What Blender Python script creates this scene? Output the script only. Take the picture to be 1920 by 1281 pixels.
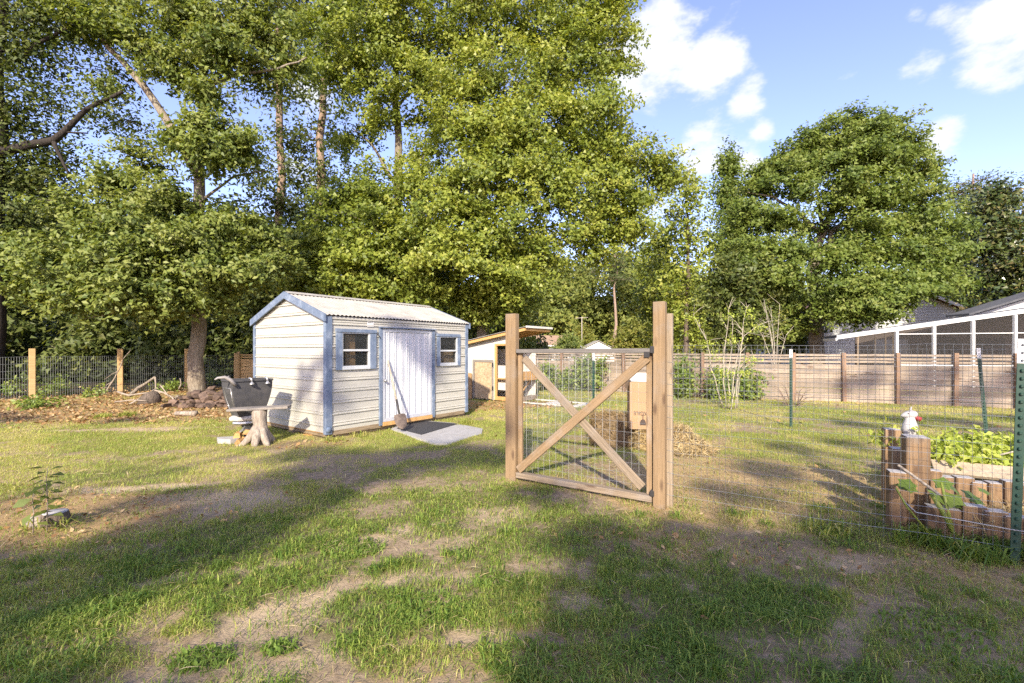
import bpy, bmesh, math, random
import numpy as np
from mathutils import Vector, Matrix

for _o in list(bpy.data.objects):
    bpy.data.objects.remove(_o)
S = bpy.context.scene
COL = S.collection
RNG = np.random.default_rng(7)
random.seed(7)
R = math.radians

# ------------------------------------------------------------------ camera
FPX, CX, HY, EYE = 853.33, 960.0, 655.0, 1.5      # 16 mm lens, eye 1.5 m over the lawn
cam_d = bpy.data.cameras.new('camera')
cam_d.sensor_width = 36.0
cam_d.lens = 16.0
cam_d.shift_y = 14.5 / 1920.0
cam_d.clip_start = 0.05
cam_d.clip_end = 3000.0
cam = bpy.data.objects.new('camera', cam_d)
COL.objects.link(cam)
cam.location = (0, 0, EYE)
cam.rotation_euler = (R(90), 0, 0)
S.camera = cam

# ------------------------------------------------------------------ light
SUN_DIR = Vector((0.10, 1.0, -0.58)).normalized()   # way the light travels
SUN_EL = math.asin(-SUN_DIR.z)
sun_d = bpy.data.lights.new('sun', 'SUN')
sun_d.energy = 3.05
sun_d.angle = R(0.9)
sun_d.color = (1.0, 0.90, 0.74)
sun = bpy.data.objects.new('sun', sun_d)
COL.objects.link(sun)
sun.rotation_euler = SUN_DIR.to_track_quat('-Z', 'Y').to_euler()
sun.location = (-2, -10, 12)

world = bpy.data.worlds.new('World')
S.world = world
world.use_nodes = True
world.cycles.sampling_method = 'NONE'
S.view_settings.view_transform = 'Standard'
S.view_settings.look = 'None'
S.view_settings.gamma = 1.0
S.view_settings.exposure = 1.62
S.view_settings.use_curve_mapping = False
S.cycles.use_denoising = False
S.cycles.max_bounces = 6
S.cycles.diffuse_bounces = 3
S.cycles.glossy_bounces = 2
S.cycles.transmission_bounces = 4
S.cycles.transparent_max_bounces = 10
S.cycles.caustics_reflective = False
S.cycles.caustics_refractive = False


def build_world():
    nt = world.node_tree
    nt.nodes.clear()
    L = nt.links.new
    N = nt.nodes.new
    out = N('ShaderNodeOutputWorld')
    bg = N('ShaderNodeBackground')
    bg.inputs['Strength'].default_value = 0.15
    sky = N('ShaderNodeTexSky')
    sky.sky_type = 'NISHITA'
    sky.sun_disc = False
    sky.sun_elevation = SUN_EL
    sky.sun_rotation = math.atan2(-SUN_DIR.x, -SUN_DIR.y)
    sky.air_density = 1.0
    sky.dust_density = 1.0
    sky.ozone_density = 2.0
    tc = N('ShaderNodeTexCoord')
    nrm = N('ShaderNodeVectorMath'); nrm.operation = 'NORMALIZE'
    L(tc.outputs['Generated'], nrm.inputs[0])
    # wispy distortion of the direction
    nz = N('ShaderNodeTexNoise'); nz.inputs['Scale'].default_value = 9.0
    nz.inputs['Detail'].default_value = 8.0; nz.inputs['Roughness'].default_value = 0.62
    mp = N('ShaderNodeMapping'); mp.inputs['Scale'].default_value = (1, 1, 1.9)
    L(nrm.outputs[0], mp.inputs['Vector']); L(mp.outputs[0], nz.inputs['Vector'])
    blobs = [(1185, 105, 90, 1.0), (1240, 90, 105, 1.0), (1330, 130, 92, 1.0), (1400, 180, 52, .9), (1360, 65, 40, .45),
             (1895, 55, 120, 1.0), (1800, 30, 70, .7), (1860, 130, 60, .75), (1735, 125, 55, .75), (1590, 120, 40, .3),
             (1310, 285, 75, .85), (1400, 295, 50, .8), (1430, 250, 36, .7), (1760, 258, 50, .8), (1235, 215, 30, .45),
             (580, 180, 55, .8), (560, 330, 60, .5), (60, 20, 80, .7), (1130, 470, 70, .6), (1250, 420, 70, .6),
             (1720, 35, 30, .5)]
    acc = None
    for (px, py, r, w) in blobs:
        d = Vector(((px - CX) / FPX, 1.0, (HY - py) / FPX))
        rr = r / FPX / d.length
        d.normalize()
        dist = N('ShaderNodeVectorMath'); dist.operation = 'DISTANCE'
        L(nrm.outputs[0], dist.inputs[0]); dist.inputs[1].default_value = d
        mr = N('ShaderNodeMapRange'); mr.interpolation_type = 'SMOOTHSTEP'
        mr.inputs['From Min'].default_value = rr * 1.45
        mr.inputs['From Max'].default_value = rr * 0.15
        mr.inputs['To Min'].default_value = 0.0
        mr.inputs['To Max'].default_value = w
        L(dist.outputs['Value'], mr.inputs['Value'])
        if acc is None:
            acc = mr.outputs[0]
        else:
            m = N('ShaderNodeMath'); m.operation = 'MAXIMUM'
            L(acc, m.inputs[0]); L(mr.outputs[0], m.inputs[1]); acc = m.outputs[0]
    # loose clouds over the rest of the sky
    big = N('ShaderNodeTexNoise'); big.inputs['Scale'].default_value = 2.6; big.inputs['Detail'].default_value = 3.0
    L(mp.outputs[0], big.inputs['Vector'])
    bm_ = N('ShaderNodeMapRange'); bm_.inputs['From Min'].default_value = 0.58; bm_.inputs['From Max'].default_value = 0.75
    bm_.inputs['To Max'].default_value = 0.6
    L(big.outputs['Fac'], bm_.inputs['Value'])
    mx = N('ShaderNodeMath'); mx.operation = 'MAXIMUM'
    L(acc, mx.inputs[0]); L(bm_.outputs[0], mx.inputs[1])
    n2 = N('ShaderNodeMath'); n2.operation = 'MULTIPLY_ADD'
    L(nz.outputs['Fac'], n2.inputs[0]); n2.inputs[1].default_value = 2.0; n2.inputs[2].default_value = -1.28
    ad = N('ShaderNodeMath'); ad.operation = 'ADD'
    L(mx.outputs[0], ad.inputs[0]); L(n2.outputs[0], ad.inputs[1])
    cm = N('ShaderNodeMapRange'); cm.interpolation_type = 'SMOOTHSTEP'
    cm.inputs['From Min'].default_value = 0.12; cm.inputs['From Max'].default_value = 0.62
    cm.inputs['To Max'].default_value = 0.96
    L(ad.outputs[0], cm.inputs['Value'])
    # sky tint: humid bright blue
    hs = N('ShaderNodeHueSaturation'); hs.inputs['Saturation'].default_value = 0.95
    hs.inputs['Value'].default_value = 1.0
    L(sky.outputs[0], hs.inputs['Color'])
    tint = N('ShaderNodeMixRGB'); tint.blend_type = 'MULTIPLY'; tint.inputs['Fac'].default_value = 1.0
    tint.inputs['Color2'].default_value = (0.80, 0.70, 0.85, 1)
    L(hs.outputs[0], tint.inputs['Color1'])
    mix = N('ShaderNodeMixRGB')
    mix.inputs['Color2'].default_value = (2.35, 2.4, 2.5, 1)
    L(cm.outputs[0], mix.inputs['Fac']); L(tint.outputs[0], mix.inputs['Color1'])
    L(mix.outputs[0], bg.inputs['Color']); L(bg.outputs[0], out.inputs['Surface'])


build_world()

# ------------------------------------------------------------------ helpers


def at(px, py, Y):
    """point of the place seen at that spot of the photograph, Y metres away"""
    return Vector(((px - CX) / FPX * Y, Y, EYE + (HY - py) / FPX * Y))


def gr(px, py):
    """point of the lawn"""
    Y = EYE * FPX / (py - HY)
    return Vector(((px - CX) / FPX * Y, Y, 0.0))


def _hash(ix, iy, seed):
    h = (ix.astype(np.int64) * 374761393 + iy.astype(np.int64) * 668265263 + seed * 974634777) & 0x7fffffff
    h = ((h ^ (h >> 13)) * 1274126177) & 0x7fffffff
    h = h ^ (h >> 16)
    return (h & 0xffff) / 65535.0


def vnoise(x, y, seed=0):
    x = np.asarray(x, float); y = np.asarray(y, float)
    ix = np.floor(x); iy = np.floor(y)
    fx = x - ix; fy = y - iy
    fx = fx * fx * (3 - 2 * fx); fy = fy * fy * (3 - 2 * fy)
    a = _hash(ix, iy, seed); b = _hash(ix + 1, iy, seed)
    c = _hash(ix, iy + 1, seed); d = _hash(ix + 1, iy + 1, seed)
    return (a * (1 - fx) + b * fx) * (1 - fy) + (c * (1 - fx) + d * fx) * fy


def fbm(x, y, seed=0, octaves=4):
    v = 0; amp = 0.5; tot = 0
    for k in range(octaves):
        v = v + amp * vnoise(x * 2 ** k + 17.3 * k, y * 2 ** k - 9.1 * k, seed + k)
        tot += amp; amp *= 0.55
    return v / tot


def sstep(a, b, x):
    t = np.clip((x - a) / (b - a), 0, 1)
    return t * t * (3 - 2 * t)


def ell(x, y, cx, cy, rx, ry, ang=0.0, soft=0.5):
    c, s = math.cos(ang), math.sin(ang)
    dx, dy = x - cx, y - cy
    q = np.sqrt(((dx * c + dy * s) / rx) ** 2 + ((-dx * s + dy * c) / ry) ** 2)
    return 1 - sstep(1 - soft, 1 + soft, q)


class MB:
    """collects shapes into one mesh"""

    def __init__(self):
        self.v = []; self.f = []; self.sm = []

    def add(self, vs, fs, smooth=False):
        o = len(self.v)
        self.v += [tuple(p) for p in vs]
        self.f += [tuple(i + o for i in f) for f in fs]
        self.sm += [smooth] * len(fs)
        return self

    def box(self, x0, x1, y0, y1, z0, z1, M=None):
        vs = [Vector((x, y, z)) for x in (x0, x1) for y in (y0, y1) for z in (z0, z1)]
        if M is not None:
            vs = [M @ p for p in vs]
        return self.add(vs, [(0, 1, 3, 2), (4, 6, 7, 5), (0, 4, 5, 1), (2, 3, 7, 6), (0, 2, 6, 4), (1, 5, 7, 3)])

    def cbox(self, x0, x1, y0, y1, z0, z1, c=0.006, M=None):
        """box with chamfered edges"""
        c = min(c, (x1 - x0) * .3, (y1 - y0) * .3, (z1 - z0) * .3)
        bm = bmesh.new()
        bmesh.ops.create_cube(bm, size=1.0)
        for v in bm.verts:
            v.co = Vector(((x0 + x1) / 2 + v.co.x * (x1 - x0), (y0 + y1) / 2 + v.co.y * (y1 - y0), (z0 + z1) / 2 + v.co.z * (z1 - z0)))
        bmesh.ops.bevel(bm, geom=bm.edges[:], offset=c, segments=1, affect='EDGES')
        bm.verts.index_update()
        vs = [(M @ v.co if M is not None else v.co.copy()) for v in bm.verts]
        fs = [[v.index for v in f.verts] for f in bm.faces]
        bm.free()
        return self.add(vs, fs)

    def bar(self, p0, p1, w, t, up=(0, 0, 1), c=0.004):
        """bar from p0 to p1, w wide (across up), t thick (along up)"""
        p0 = Vector(p0); p1 = Vector(p1)
        x = (p1 - p0); L = x.length; x.normalize()
        z = Vector(up); z = (z - x * z.dot(x)).normalized()
        y = z.cross(x)
        M = Matrix(((x.x, y.x, z.x, p0.x), (x.y, y.y, z.y, p0.y), (x.z, y.z, z.z, p0.z), (0, 0, 0, 1)))
        if c > 0:
            return self.cbox(0, L, -w / 2, w / 2, -t / 2, t / 2, c, M)
        return self.box(0, L, -w / 2, w / 2, -t / 2, t / 2, M)

    def tube(self, pts, rad, n=8, cap=True, smooth=True, wob=0.0):
        pts = [Vector(p) for p in pts]
        if not hasattr(rad, '__len__'):
            rad = [rad] * len(pts)
        vs = []; fs = []
        ref = Vector((0.13, 0.31, 0.94)).normalized()
        prev = None
        for i, p in enumerate(pts):
            a = pts[max(i - 1, 0)]; b = pts[min(i + 1, len(pts) - 1)]
            t = (b - a)
            t = t.normalized() if t.length > 1e-9 else Vector((0, 0, 1))
            if prev is None:
                q = ref if abs(t.dot(ref)) < .9 else Vector((1, 0, 0))
                u = (q - t * q.dot(t)).normalized()
            else:
                u = (prev - t * prev.dot(t))
                u = u.normalized() if u.length > 1e-6 else Vector((1, 0, 0))
            prev = u
            w = t.cross(u)
            for k in range(n):
                an = 2 * math.pi * k / n
                r = rad[i] * (1 + wob * (random.random() - .5))
                vs.append(p + (u * math.cos(an) + w * math.sin(an)) * r)
        for i in range(len(pts) - 1):
            for k in range(n):
                k2 = (k + 1) % n
                fs.append((i * n + k, i * n + k2, (i + 1) * n + k2, (i + 1) * n + k))
        if cap:
            fs.append(tuple(range(n - 1, -1, -1)))
            fs.append(tuple((len(pts) - 1) * n + k for k in range(n)))
        return self.add(vs, fs, smooth)

    def lathe(self, prof, n=16, cx=0, cy=0, sx=1, sy=1, smooth=True):
        vs = []; fs = []
        for (r, z) in prof:
            for k in range(n):
                a = 2 * math.pi * k / n
                vs.append((cx + r * math.cos(a) * sx, cy + r * math.sin(a) * sy, z))
        for i in range(len(prof) - 1):
            for k in range(n):
                k2 = (k + 1) % n
                fs.append((i * n + k, i * n + k2, (i + 1) * n + k2, (i + 1) * n + k))
        fs.append(tuple(range(n - 1, -1, -1)))
        fs.append(tuple((len(prof) - 1) * n + k for k in range(n)))
        return self.add(vs, fs, smooth)

    def prism(self, poly, z0, z1):
        n = len(poly)
        vs = [(x, y, z0) for x, y in poly] + [(x, y, z1) for x, y in poly]
        fs = [tuple(range(n - 1, -1, -1)), tuple(range(n, 2 * n))]
        fs += [(k, (k + 1) % n, n + (k + 1) % n, n + k) for k in range(n)]
        return self.add(vs, fs)

    def mesh(self, name, mat):
        me = bpy.data.meshes.new(name)
        me.from_pydata(self.v, [], self.f)
        if any(self.sm):
            me.polygons.foreach_set('use_smooth', self.sm)
        if mat:
            me.materials.append(mat)
        me.update()
        return me


def link(name, me, parent=None):
    o = bpy.data.objects.new(name, me)
    COL.objects.link(o)
    if parent is not None:
        o.parent = parent
    return o


def part(name, mb, mat, parent=None):
    return link(name, mb.mesh(name, mat), parent)


def empty(name, label, cat, loc=(0, 0, 0), rz=0.0, group=None):
    o = bpy.data.objects.new(name, None)
    o.empty_display_size = 0.2
    COL.objects.link(o)
    o.location = loc
    o.rotation_euler = (0, 0, rz)
    tag(o, label, cat, group)
    return o


def tag(o, label, cat, group=None, kind=None):
    o['label'] = label
    o['category'] = cat
    if group:
        o['group'] = group
    if kind:
        o['kind'] = kind
    return o


def struct(o, kind='structure'):
    o['kind'] = kind
    return o


def place(name, me, parent, p0, p1, up=(0, 0, 1)):
    """object using a shared mesh whose length runs along X from 0 to 1"""
    p0 = Vector(p0); p1 = Vector(p1)
    x = p1 - p0; L = x.length; x.normalize()
    z = Vector(up); z = (z - x * z.dot(x)).normalized(); y = z.cross(x)
    o = link(name, me, parent)
    o.matrix_local = Matrix(((x.x * L, y.x, z.x, p0.x), (x.y * L, y.y, z.y, p0.y), (x.z * L, y.z, z.z, p0.z), (0, 0, 0, 1)))
    return o


# ------------------------------------------------------------------ materials
def lin(r, g, b):
    f = lambda c: (c / 255.0 / 12.92) if c <= 10 else ((c / 255.0 + .055) / 1.055) ** 2.4
    return (f(r), f(g), f(b))


def mat(name, c1, c2=None, scale=6.0, rough=0.7, stretch=(1, 1, 1), bump=0.0, c3=None, scale3=1.2, f3=0.5,
        metal=0.0, rand=0.0, knots=0.0, kst=(1, 1, 1), detail=5.0, spec=0.3, bdist=0.01, lo=0.35, hi=0.65, lo3=.5, hi3=.7):
    m = bpy.data.materials.new(name)
    m.use_nodes = True
    nt = m.node_tree
    N = nt.nodes.new; L = nt.links.new
    b = nt.nodes['Principled BSDF']
    b.inputs['Roughness'].default_value = rough
    b.inputs['Metallic'].default_value = metal
    b.inputs['Specular IOR Level'].default_value = spec
    if c2 is None:
        c2 = tuple(x * .8 for x in c1)
    tc = N('ShaderNodeTexCoord')
    mp = N('ShaderNodeMapping'); mp.inputs['Scale'].default_value = stretch
    L(tc.outputs['Object'], mp.inputs['Vector'])
    vec = mp.outputs[0]
    oi = N('ShaderNodeObjectInfo')
    if rand > 0:
        ad = N('ShaderNodeVectorMath'); ad.operation = 'ADD'
        sc = N('ShaderNodeMath'); sc.operation = 'MULTIPLY'; sc.inputs[1].default_value = 37.0
        L(oi.outputs['Random'], sc.inputs[0]); L(vec, ad.inputs[0]); L(sc.outputs[0], ad.inputs[1])
        vec = ad.outputs[0]
    nz = N('ShaderNodeTexNoise'); nz.inputs['Scale'].default_value = scale
    nz.inputs['Detail'].default_value = detail; nz.inputs['Roughness'].default_value = 0.6
    L(vec, nz.inputs['Vector'])
    mr = N('ShaderNodeMapRange'); mr.inputs['From Min'].default_value = lo; mr.inputs['From Max'].default_value = hi
    L(nz.outputs['Fac'], mr.inputs['Value'])
    mx = N('ShaderNodeMixRGB'); mx.inputs['Color1'].default_value = (*c1, 1); mx.inputs['Color2'].default_value = (*c2, 1)
    L(mr.outputs[0], mx.inputs['Fac'])
    col = mx.outputs[0]
    if c3 is not None:
        n3 = N('ShaderNodeTexNoise'); n3.inputs['Scale'].default_value = scale3; n3.inputs['Detail'].default_value = 6
        n3.inputs['Roughness'].default_value = .65
        L(tc.outputs['Object'], n3.inputs['Vector'])
        r3 = N('ShaderNodeMapRange'); r3.inputs['From Min'].default_value = lo3; r3.inputs['From Max'].default_value = hi3
        r3.inputs['To Max'].default_value = f3
        L(n3.outputs['Fac'], r3.inputs['Value'])
        m3 = N('ShaderNodeMixRGB'); m3.inputs['Color2'].default_value = (*c3, 1)
        L(r3.outputs[0], m3.inputs['Fac']); L(col, m3.inputs['Color1']); col = m3.outputs[0]
    if knots > 0:
        km = N('ShaderNodeMapping'); km.inputs['Scale'].default_value = kst
        L(tc.outputs['Object'], km.inputs['Vector'])
        ka = N('ShaderNodeVectorMath'); ka.operation = 'ADD'
        ks = N('ShaderNodeMath'); ks.operation = 'MULTIPLY'; ks.inputs[1].default_value = 53.0
        L(oi.outputs['Random'], ks.inputs[0]); L(km.outputs[0], ka.inputs[0]); L(ks.outputs[0], ka.inputs[1])
        vo = N('ShaderNodeTexVoronoi'); vo.inputs['Scale'].default_value = 1.0
        L(ka.outputs[0], vo.inputs['Vector'])
        kr = N('ShaderNodeMapRange'); kr.inputs['From Min'].default_value = .24; kr.inputs['From Max'].default_value = .10
        kr.inputs['To Max'].default_value = knots
        L(vo.outputs['Distance'], kr.inputs['Value'])
        mk = N('ShaderNodeMixRGB'); mk.inputs['Color2'].default_value = (.085, .05, .03, 1)
        L(kr.outputs[0], mk.inputs['Fac']); L(col, mk.inputs['Color1']); col = mk.outputs[0]
    if rand > 0:
        hv = N('ShaderNodeHueSaturation')
        rr = N('ShaderNodeMapRange'); rr.inputs['To Min'].default_value = 1 - rand; rr.inputs['To Max'].default_value = 1 + rand
        L(oi.outputs['Random'], rr.inputs['Value']); L(rr.outputs[0], hv.inputs['Value'])
        L(col, hv.inputs['Color']); col = hv.outputs[0]
    L(col, b.inputs['Base Color'])
    if bump > 0:
        bp = N('ShaderNodeBump'); bp.inputs['Strength'].default_value = bump; bp.inputs['Distance'].default_value = bdist
        L(nz.outputs['Fac'], bp.inputs['Height']); L(bp.outputs[0], b.inputs['Normal'])
    return m


def leaf_mat(name, ramp, trans=0.35, rough=0.5, spec=0.35):
    """ramp: list of colours from darkest to lightest leaf, chosen by the leaf's own tint"""
    m = bpy.data.materials.new(name)
    m.use_nodes = True
    nt = m.node_tree
    N = nt.nodes.new; L = nt.links.new
    b = nt.nodes['Principled BSDF']; out = nt.nodes['Material Output']
    b.inputs['Roughness'].default_value = rough
    b.inputs['Specular IOR Level'].default_value = spec
    a = N('ShaderNodeAttribute'); a.attribute_name = 'tint'
    cr = N('ShaderNodeValToRGB')
    e = cr.color_ramp.elements
    while len(e) < len(ramp):
        e.new(0.5)
    for i, c in enumerate(ramp):
        e[i].position = i / (len(ramp) - 1)
        e[i].color = (*c, 1)
    L(a.outputs['Fac'], cr.inputs[0])
    L(cr.outputs[0], b.inputs['Base Color'])
    tr = N('ShaderNodeBsdfTranslucent')
    tm = N('ShaderNodeMixRGB'); tm.blend_type = 'MULTIPLY'; tm.inputs['Fac'].default_value = 1
    tm.inputs['Color2'].default_value = (1.25, 1.2, .55, 1)
    L(cr.outputs[0], tm.inputs['Color1']); L(tm.outputs[0], tr.inputs['Color'])
    ms = N('ShaderNodeMixShader'); ms.inputs[0].default_value = trans
    L(b.outputs[0], ms.inputs[1]); L(tr.outputs[0], ms.inputs[2]); L(ms.outputs[0], out.inputs['Surface'])
    return m


M = {}
M['siding'] = mat('siding_cream', (.45, .435, .375), (.405, .39, .335), 3.0, .45, (1, 1, 6), c3=(.42, .42, .34), scale3=1.6, f3=.4, spec=.4)
M['blue'] = mat('blue_trim', (.110, .150, .215), (.15, .185, .245), 14, .6, (1, 1, .5), c3=(.32, .37, .43), scale3=7, f3=.6, bump=.1)
M['roof_metal'] = mat('roof_metal', (.40, .375, .32), (.33, .31, .26), 5, .5, (1, 1, 1), c3=(.22, .20, .17), scale3=2.2, f3=.75, spec=.4, lo3=.48, hi3=.72)
M['door_white'] = mat('door_white', (.55, .56, .565), (.50, .51, .52), 4, .45, (3, 3, .5), c3=(.45, .45, .44), scale3=2, f3=.35)
M['door_frame'] = mat('door_frame', (.47, .48, .50), (.40, .42, .44), 6, .5)
M['window_white'] = mat('window_white', (.50, .51, .50), (.44, .46, .46), 9, .5)
M['skid'] = mat('skid_wood', (.30, .23, .14), (.16, .12, .075), 8, .85, (.6, 6, 6), bump=.3)
M['ply'] = mat('plywood', (.42, .27, .13), (.33, .20, .09), 5, .7, (.4, 5, 5))
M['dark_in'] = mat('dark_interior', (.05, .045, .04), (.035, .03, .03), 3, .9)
M['post_wood'] = mat('post_wood', (.28, .19, .105), (.17, .115, .06), 6, .78, (.35, 8, 8), bump=.35, c3=(.25, .215, .175), scale3=2.5, f3=.75, rand=.14, lo=.3, hi=.7, knots=.75, kst=(3, 9, 9))
M['post_wood_tall'] = mat('post_wood_tall', (.315, .215, .115), (.195, .13, .068), 6, .78, (8, 8, .35), bump=.35, c3=(.24, .21, .175), scale3=1.8, f3=.8, rand=.14, lo=.3, hi=.7, knots=.75, kst=(9, 9, 3))
M['grey_tall'] = mat('grey_tall', (.34, .27, .18), (.20, .155, .105), 7, .8, (9, 9, .4), bump=.35, c3=(.25, .23, .205), scale3=2.0, f3=.7, rand=.14, knots=.75, kst=(9, 9, 3))
M['grey_wood'] = mat('grey_wood', (.29, .225, .15), (.165, .125, .085), 7, .8, (.4, 9, 9), bump=.35, c3=(.24, .22, .20), scale3=2.5, f3=.6, rand=.14, knots=.75, kst=(3, 9, 9))
M['fence_board'] = mat('fence_board', (.345, .28, .21), (.22, .172, .122), 5, .85, (.5, 9, 9), bump=.25, c3=(.19, .16, .13), scale3=3.0, f3=.75, rand=.22, lo=.3, hi=.7, knots=.75, kst=(2.2, 6, 6))
M['fence_new'] = mat('fence_new', (.50, .34, .16), (.38, .25, .11), 5, .75, (.5, 7, 7), bump=.2, rand=.12)
M['rail_grey'] = mat('rail_grey', (.17, .155, .135), (.11, .10, .088), 7, .7, (.4, 9, 9), bump=.3)
M['fence_post'] = mat('fence_post', (.25, .16, .10), (.17, .11, .07), 6, .8, (7, 7, .5), bump=.3, rand=.15)
M['timber'] = mat('landscape_timber', (.27, .17, .085), (.135, .085, .048), 6, .8, (7, 7, .45), bump=.4, c3=(.22, .20, .17), scale3=3.0, f3=.8, rand=.2, knots=.75, kst=(8, 8, 4))
M['timber_end'] = mat('timber_end_grain', (.42, .40, .38), (.30, .28, .26), 20, .85, bump=.3)
M['wire'] = mat('galvanised_wire', (.36, .37, .36), (.28, .29, .28), 20, .45, metal=.6)
M['wire_pale'] = mat('pale_wire', (.20, .21, .20), (.15, .16, .15), 12, .55, metal=.3)
M['tgreen'] = mat('post_green', (.012, .050, .031), (.009, .036, .022), 20, .45, spec=.5)
M['white_paint'] = mat('white_paint', (.60, .60, .58), (.54, .54, .52), 12, .5)
M['black_iron'] = mat('black_iron', (.03, .03, .03), (.05, .045, .04), 20, .5)
M['tub'] = mat('dark_slate', (.050, .050, .053), (.070, .068, .066), 10, .55, c3=(.13, .12, .11), scale3=4, f3=.4, bump=.15)
M['chrome'] = mat('dull_chrome', (.55, .54, .52), (.42, .41, .39), 18, .3, metal=.7)
M['concrete'] = mat('concrete', (.38, .37, .345), (.30, .29, .27), 16, .9, bump=.25, c3=(.30, .27, .22), scale3=2.5, f3=.5)
M['rubber'] = mat('rubber_mat', (.028, .028, .03), (.05, .05, .05), 30, .8, bump=.4)
M['board_old'] = mat('old_board', (.27, .24, .20), (.17, .15, .125), 6, .85, (.5, 7, 7), bump=.35)
M['bark'] = mat('bark_grey', (.285, .24, .175), (.14, .11, .078), 9, .9, (3, 3, .55), bump=.9, bdist=.05, c3=(.34, .33, .27), scale3=1.8, f3=.4)
M['bark_dark'] = mat('bark_dark', (.15, .115, .085), (.07, .055, .04), 9, .9, (3, 3, .55), bump=.8, bdist=.05)
M['bark_shaded'] = mat('bark_shaded', (.045, .036, .028), (.025, .02, .016), 9, .9, (3, 3, .55), bump=.8, bdist=.05)  # bark colour darkened to stand in for shade on the bough
M['bark_pine'] = mat('bark_pine', (.36, .26, .19), (.20, .14, .10), 8, .9, (3, 3, .5), bump=.9, bdist=.05)
M['stump'] = mat('stump_wood', (.36, .31, .24), (.20, .16, .12), 8, .85, (4, 4, .6), bump=.8, bdist=.02)
M['split_wood'] = mat('split_wood', (.48, .28, .10), (.34, .19, .07), 8, .8, (4, 4, 1), bump=.4, rand=.2)
M['stone'] = mat('brown_stone', (.155, .105, .072), (.07, .048, .036), 7, .9, bump=.7, bdist=.02, rand=.35)
M['twig'] = mat('dead_twig', (.34, .28, .21), (.22, .18, .13), 8, .85, bump=.3)
M['pale_twig'] = mat('pale_branch', (.42, .37, .28), (.30, .265, .20), 12, .8, bump=.3)
M['coop_white'] = mat('coop_white', (.58, .56, .50), (.52, .50, .44), 4, .6, c3=(.5, .46, .38), scale3=2, f3=.3)
M['coop_wood'] = mat('coop_wood', (.52, .31, .12), (.40, .23, .08), 5, .7, (4, 4, .6), bump=.15, rand=.12)
M['osb'] = mat('osb_board', (.52, .40, .25), (.34, .24, .13), 13, .8, (1, 1, 1.6), c3=(.22, .16, .11), scale3=2.2, f3=.5)
M['card'] = mat('cardboard', (.34, .22, .12), (.30, .195, .105), 4, .85)
M['card_in'] = mat('cardboard_pale', (.62, .55, .45), (.56, .49, .39), 5, .85)
M['ink'] = mat('ink', (.06, .045, .035), (.07, .05, .04), 9, .8)
M['statue'] = mat('statue_white', (.43, .42, .40), (.37, .35, .33), 9, .6, c3=(.45, .42, .37), scale3=7, f3=.35)
M['red'] = mat('red_paint', (.30, .05, .045), (.24, .035, .03), 9, .6)
M['straw'] = mat('straw', (.46, .35, .17), (.34, .24, .10), 5, .8, rand=.1)
M['hay_dark'] = mat('old_hay', (.20, .145, .08), (.12, .085, .05), 16, .95, bump=.9, bdist=.03)
M['hay'] = mat('hay', (.40, .30, .14), (.26, .18, .08), 16, .95, bump=.9, bdist=.03)
M['shingle_dark'] = mat('dark_shingles', (.105, .107, .112), (.07, .072, .076), 9, .9, (1, 1, 1), rand=.15)
M['shingle_tan'] = mat('tan_shingles', (.34, .235, .155), (.27, .18, .12), 5, .9)
M['shingle_brown'] = mat('brown_shingles', (.23, .14, .10), (.17, .10, .07), 5, .9)
M['house_siding'] = mat('house_siding', (.46, .47, .46), (.40, .41, .40), 4, .6, (1, 1, 4))
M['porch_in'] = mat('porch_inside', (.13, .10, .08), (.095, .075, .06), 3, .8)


def glass_mat(name, tintc, alpha, rough=.05):
    m = bpy.data.materials.new(name); m.use_nodes = True
    nt = m.node_tree; N = nt.nodes.new; L = nt.links.new
    b = nt.nodes['Principled BSDF']; out = nt.nodes['Material Output']
    b.inputs['Base Color'].default_value = (*tintc, 1); b.inputs['Roughness'].default_value = rough
    t = N('ShaderNodeBsdfTransparent'); ms = N('ShaderNodeMixShader'); ms.inputs[0].default_value = alpha
    L(t.outputs[0], ms.inputs[1]); L(b.outputs[0], ms.inputs[2]); L(ms.outputs[0], out.inputs['Surface'])
    return m


M['glass'] = glass_mat('window_glass', (.03, .035, .035), .35)
M['screen'] = glass_mat('insect_screen', (.030, .027, .024), .55, .9)

M['leaf_oak'] = leaf_mat('oak_leaves', [(0.06, 0.095, 0.023), (0.14, 0.185, 0.038), (0.225, 0.262, 0.06), (0.29, 0.31, 0.09)], .36, .5, .3)
M['leaf_gum'] = leaf_mat('sweetgum_leaves', [(0.072, 0.108, 0.02), (0.175, 0.225, 0.034), (0.285, 0.325, 0.05), (0.4, 0.4, 0.085)], .40, .45, .35)
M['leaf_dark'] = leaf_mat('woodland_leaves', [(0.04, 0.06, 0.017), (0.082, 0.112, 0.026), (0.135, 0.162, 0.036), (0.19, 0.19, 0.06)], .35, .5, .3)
M['leaf_right'] = leaf_mat('fine_oak_leaves', [(0.058, 0.096, 0.02), (0.125, 0.175, 0.03), (0.19, 0.24, 0.045), (0.27, 0.29, 0.075)], .38, .5, .3)
M['leaf_under_shade'] = leaf_mat('shaded_undergrowth_leaves', [(.016, .022, .008), (.03, .042, .012), (.05, .065, .018), (.075, .075, .03)], .2, .6, .2)  # undergrowth colours darkened in place of the canopy's shade
M['leaf_far'] = leaf_mat('far_leaves', [(.085, .115, .03), (.16, .195, .045), (.24, .265, .06), (.31, .30, .08)], .4, .5, .2)
M['leaf_yel'] = leaf_mat('yellow_green_leaves', [(.10, .12, .02), (.17, .19, .03), (.25, .25, .05), (.33, .26, .06)], .4, .5, .3)
M['leaf_mag'] = leaf_mat('magnolia_leaves', [(0.03, 0.052, 0.015), (0.065, 0.098, 0.025), (0.115, 0.13, 0.035), (0.21, 0.15, 0.06)], .2, .3, .5)
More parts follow.
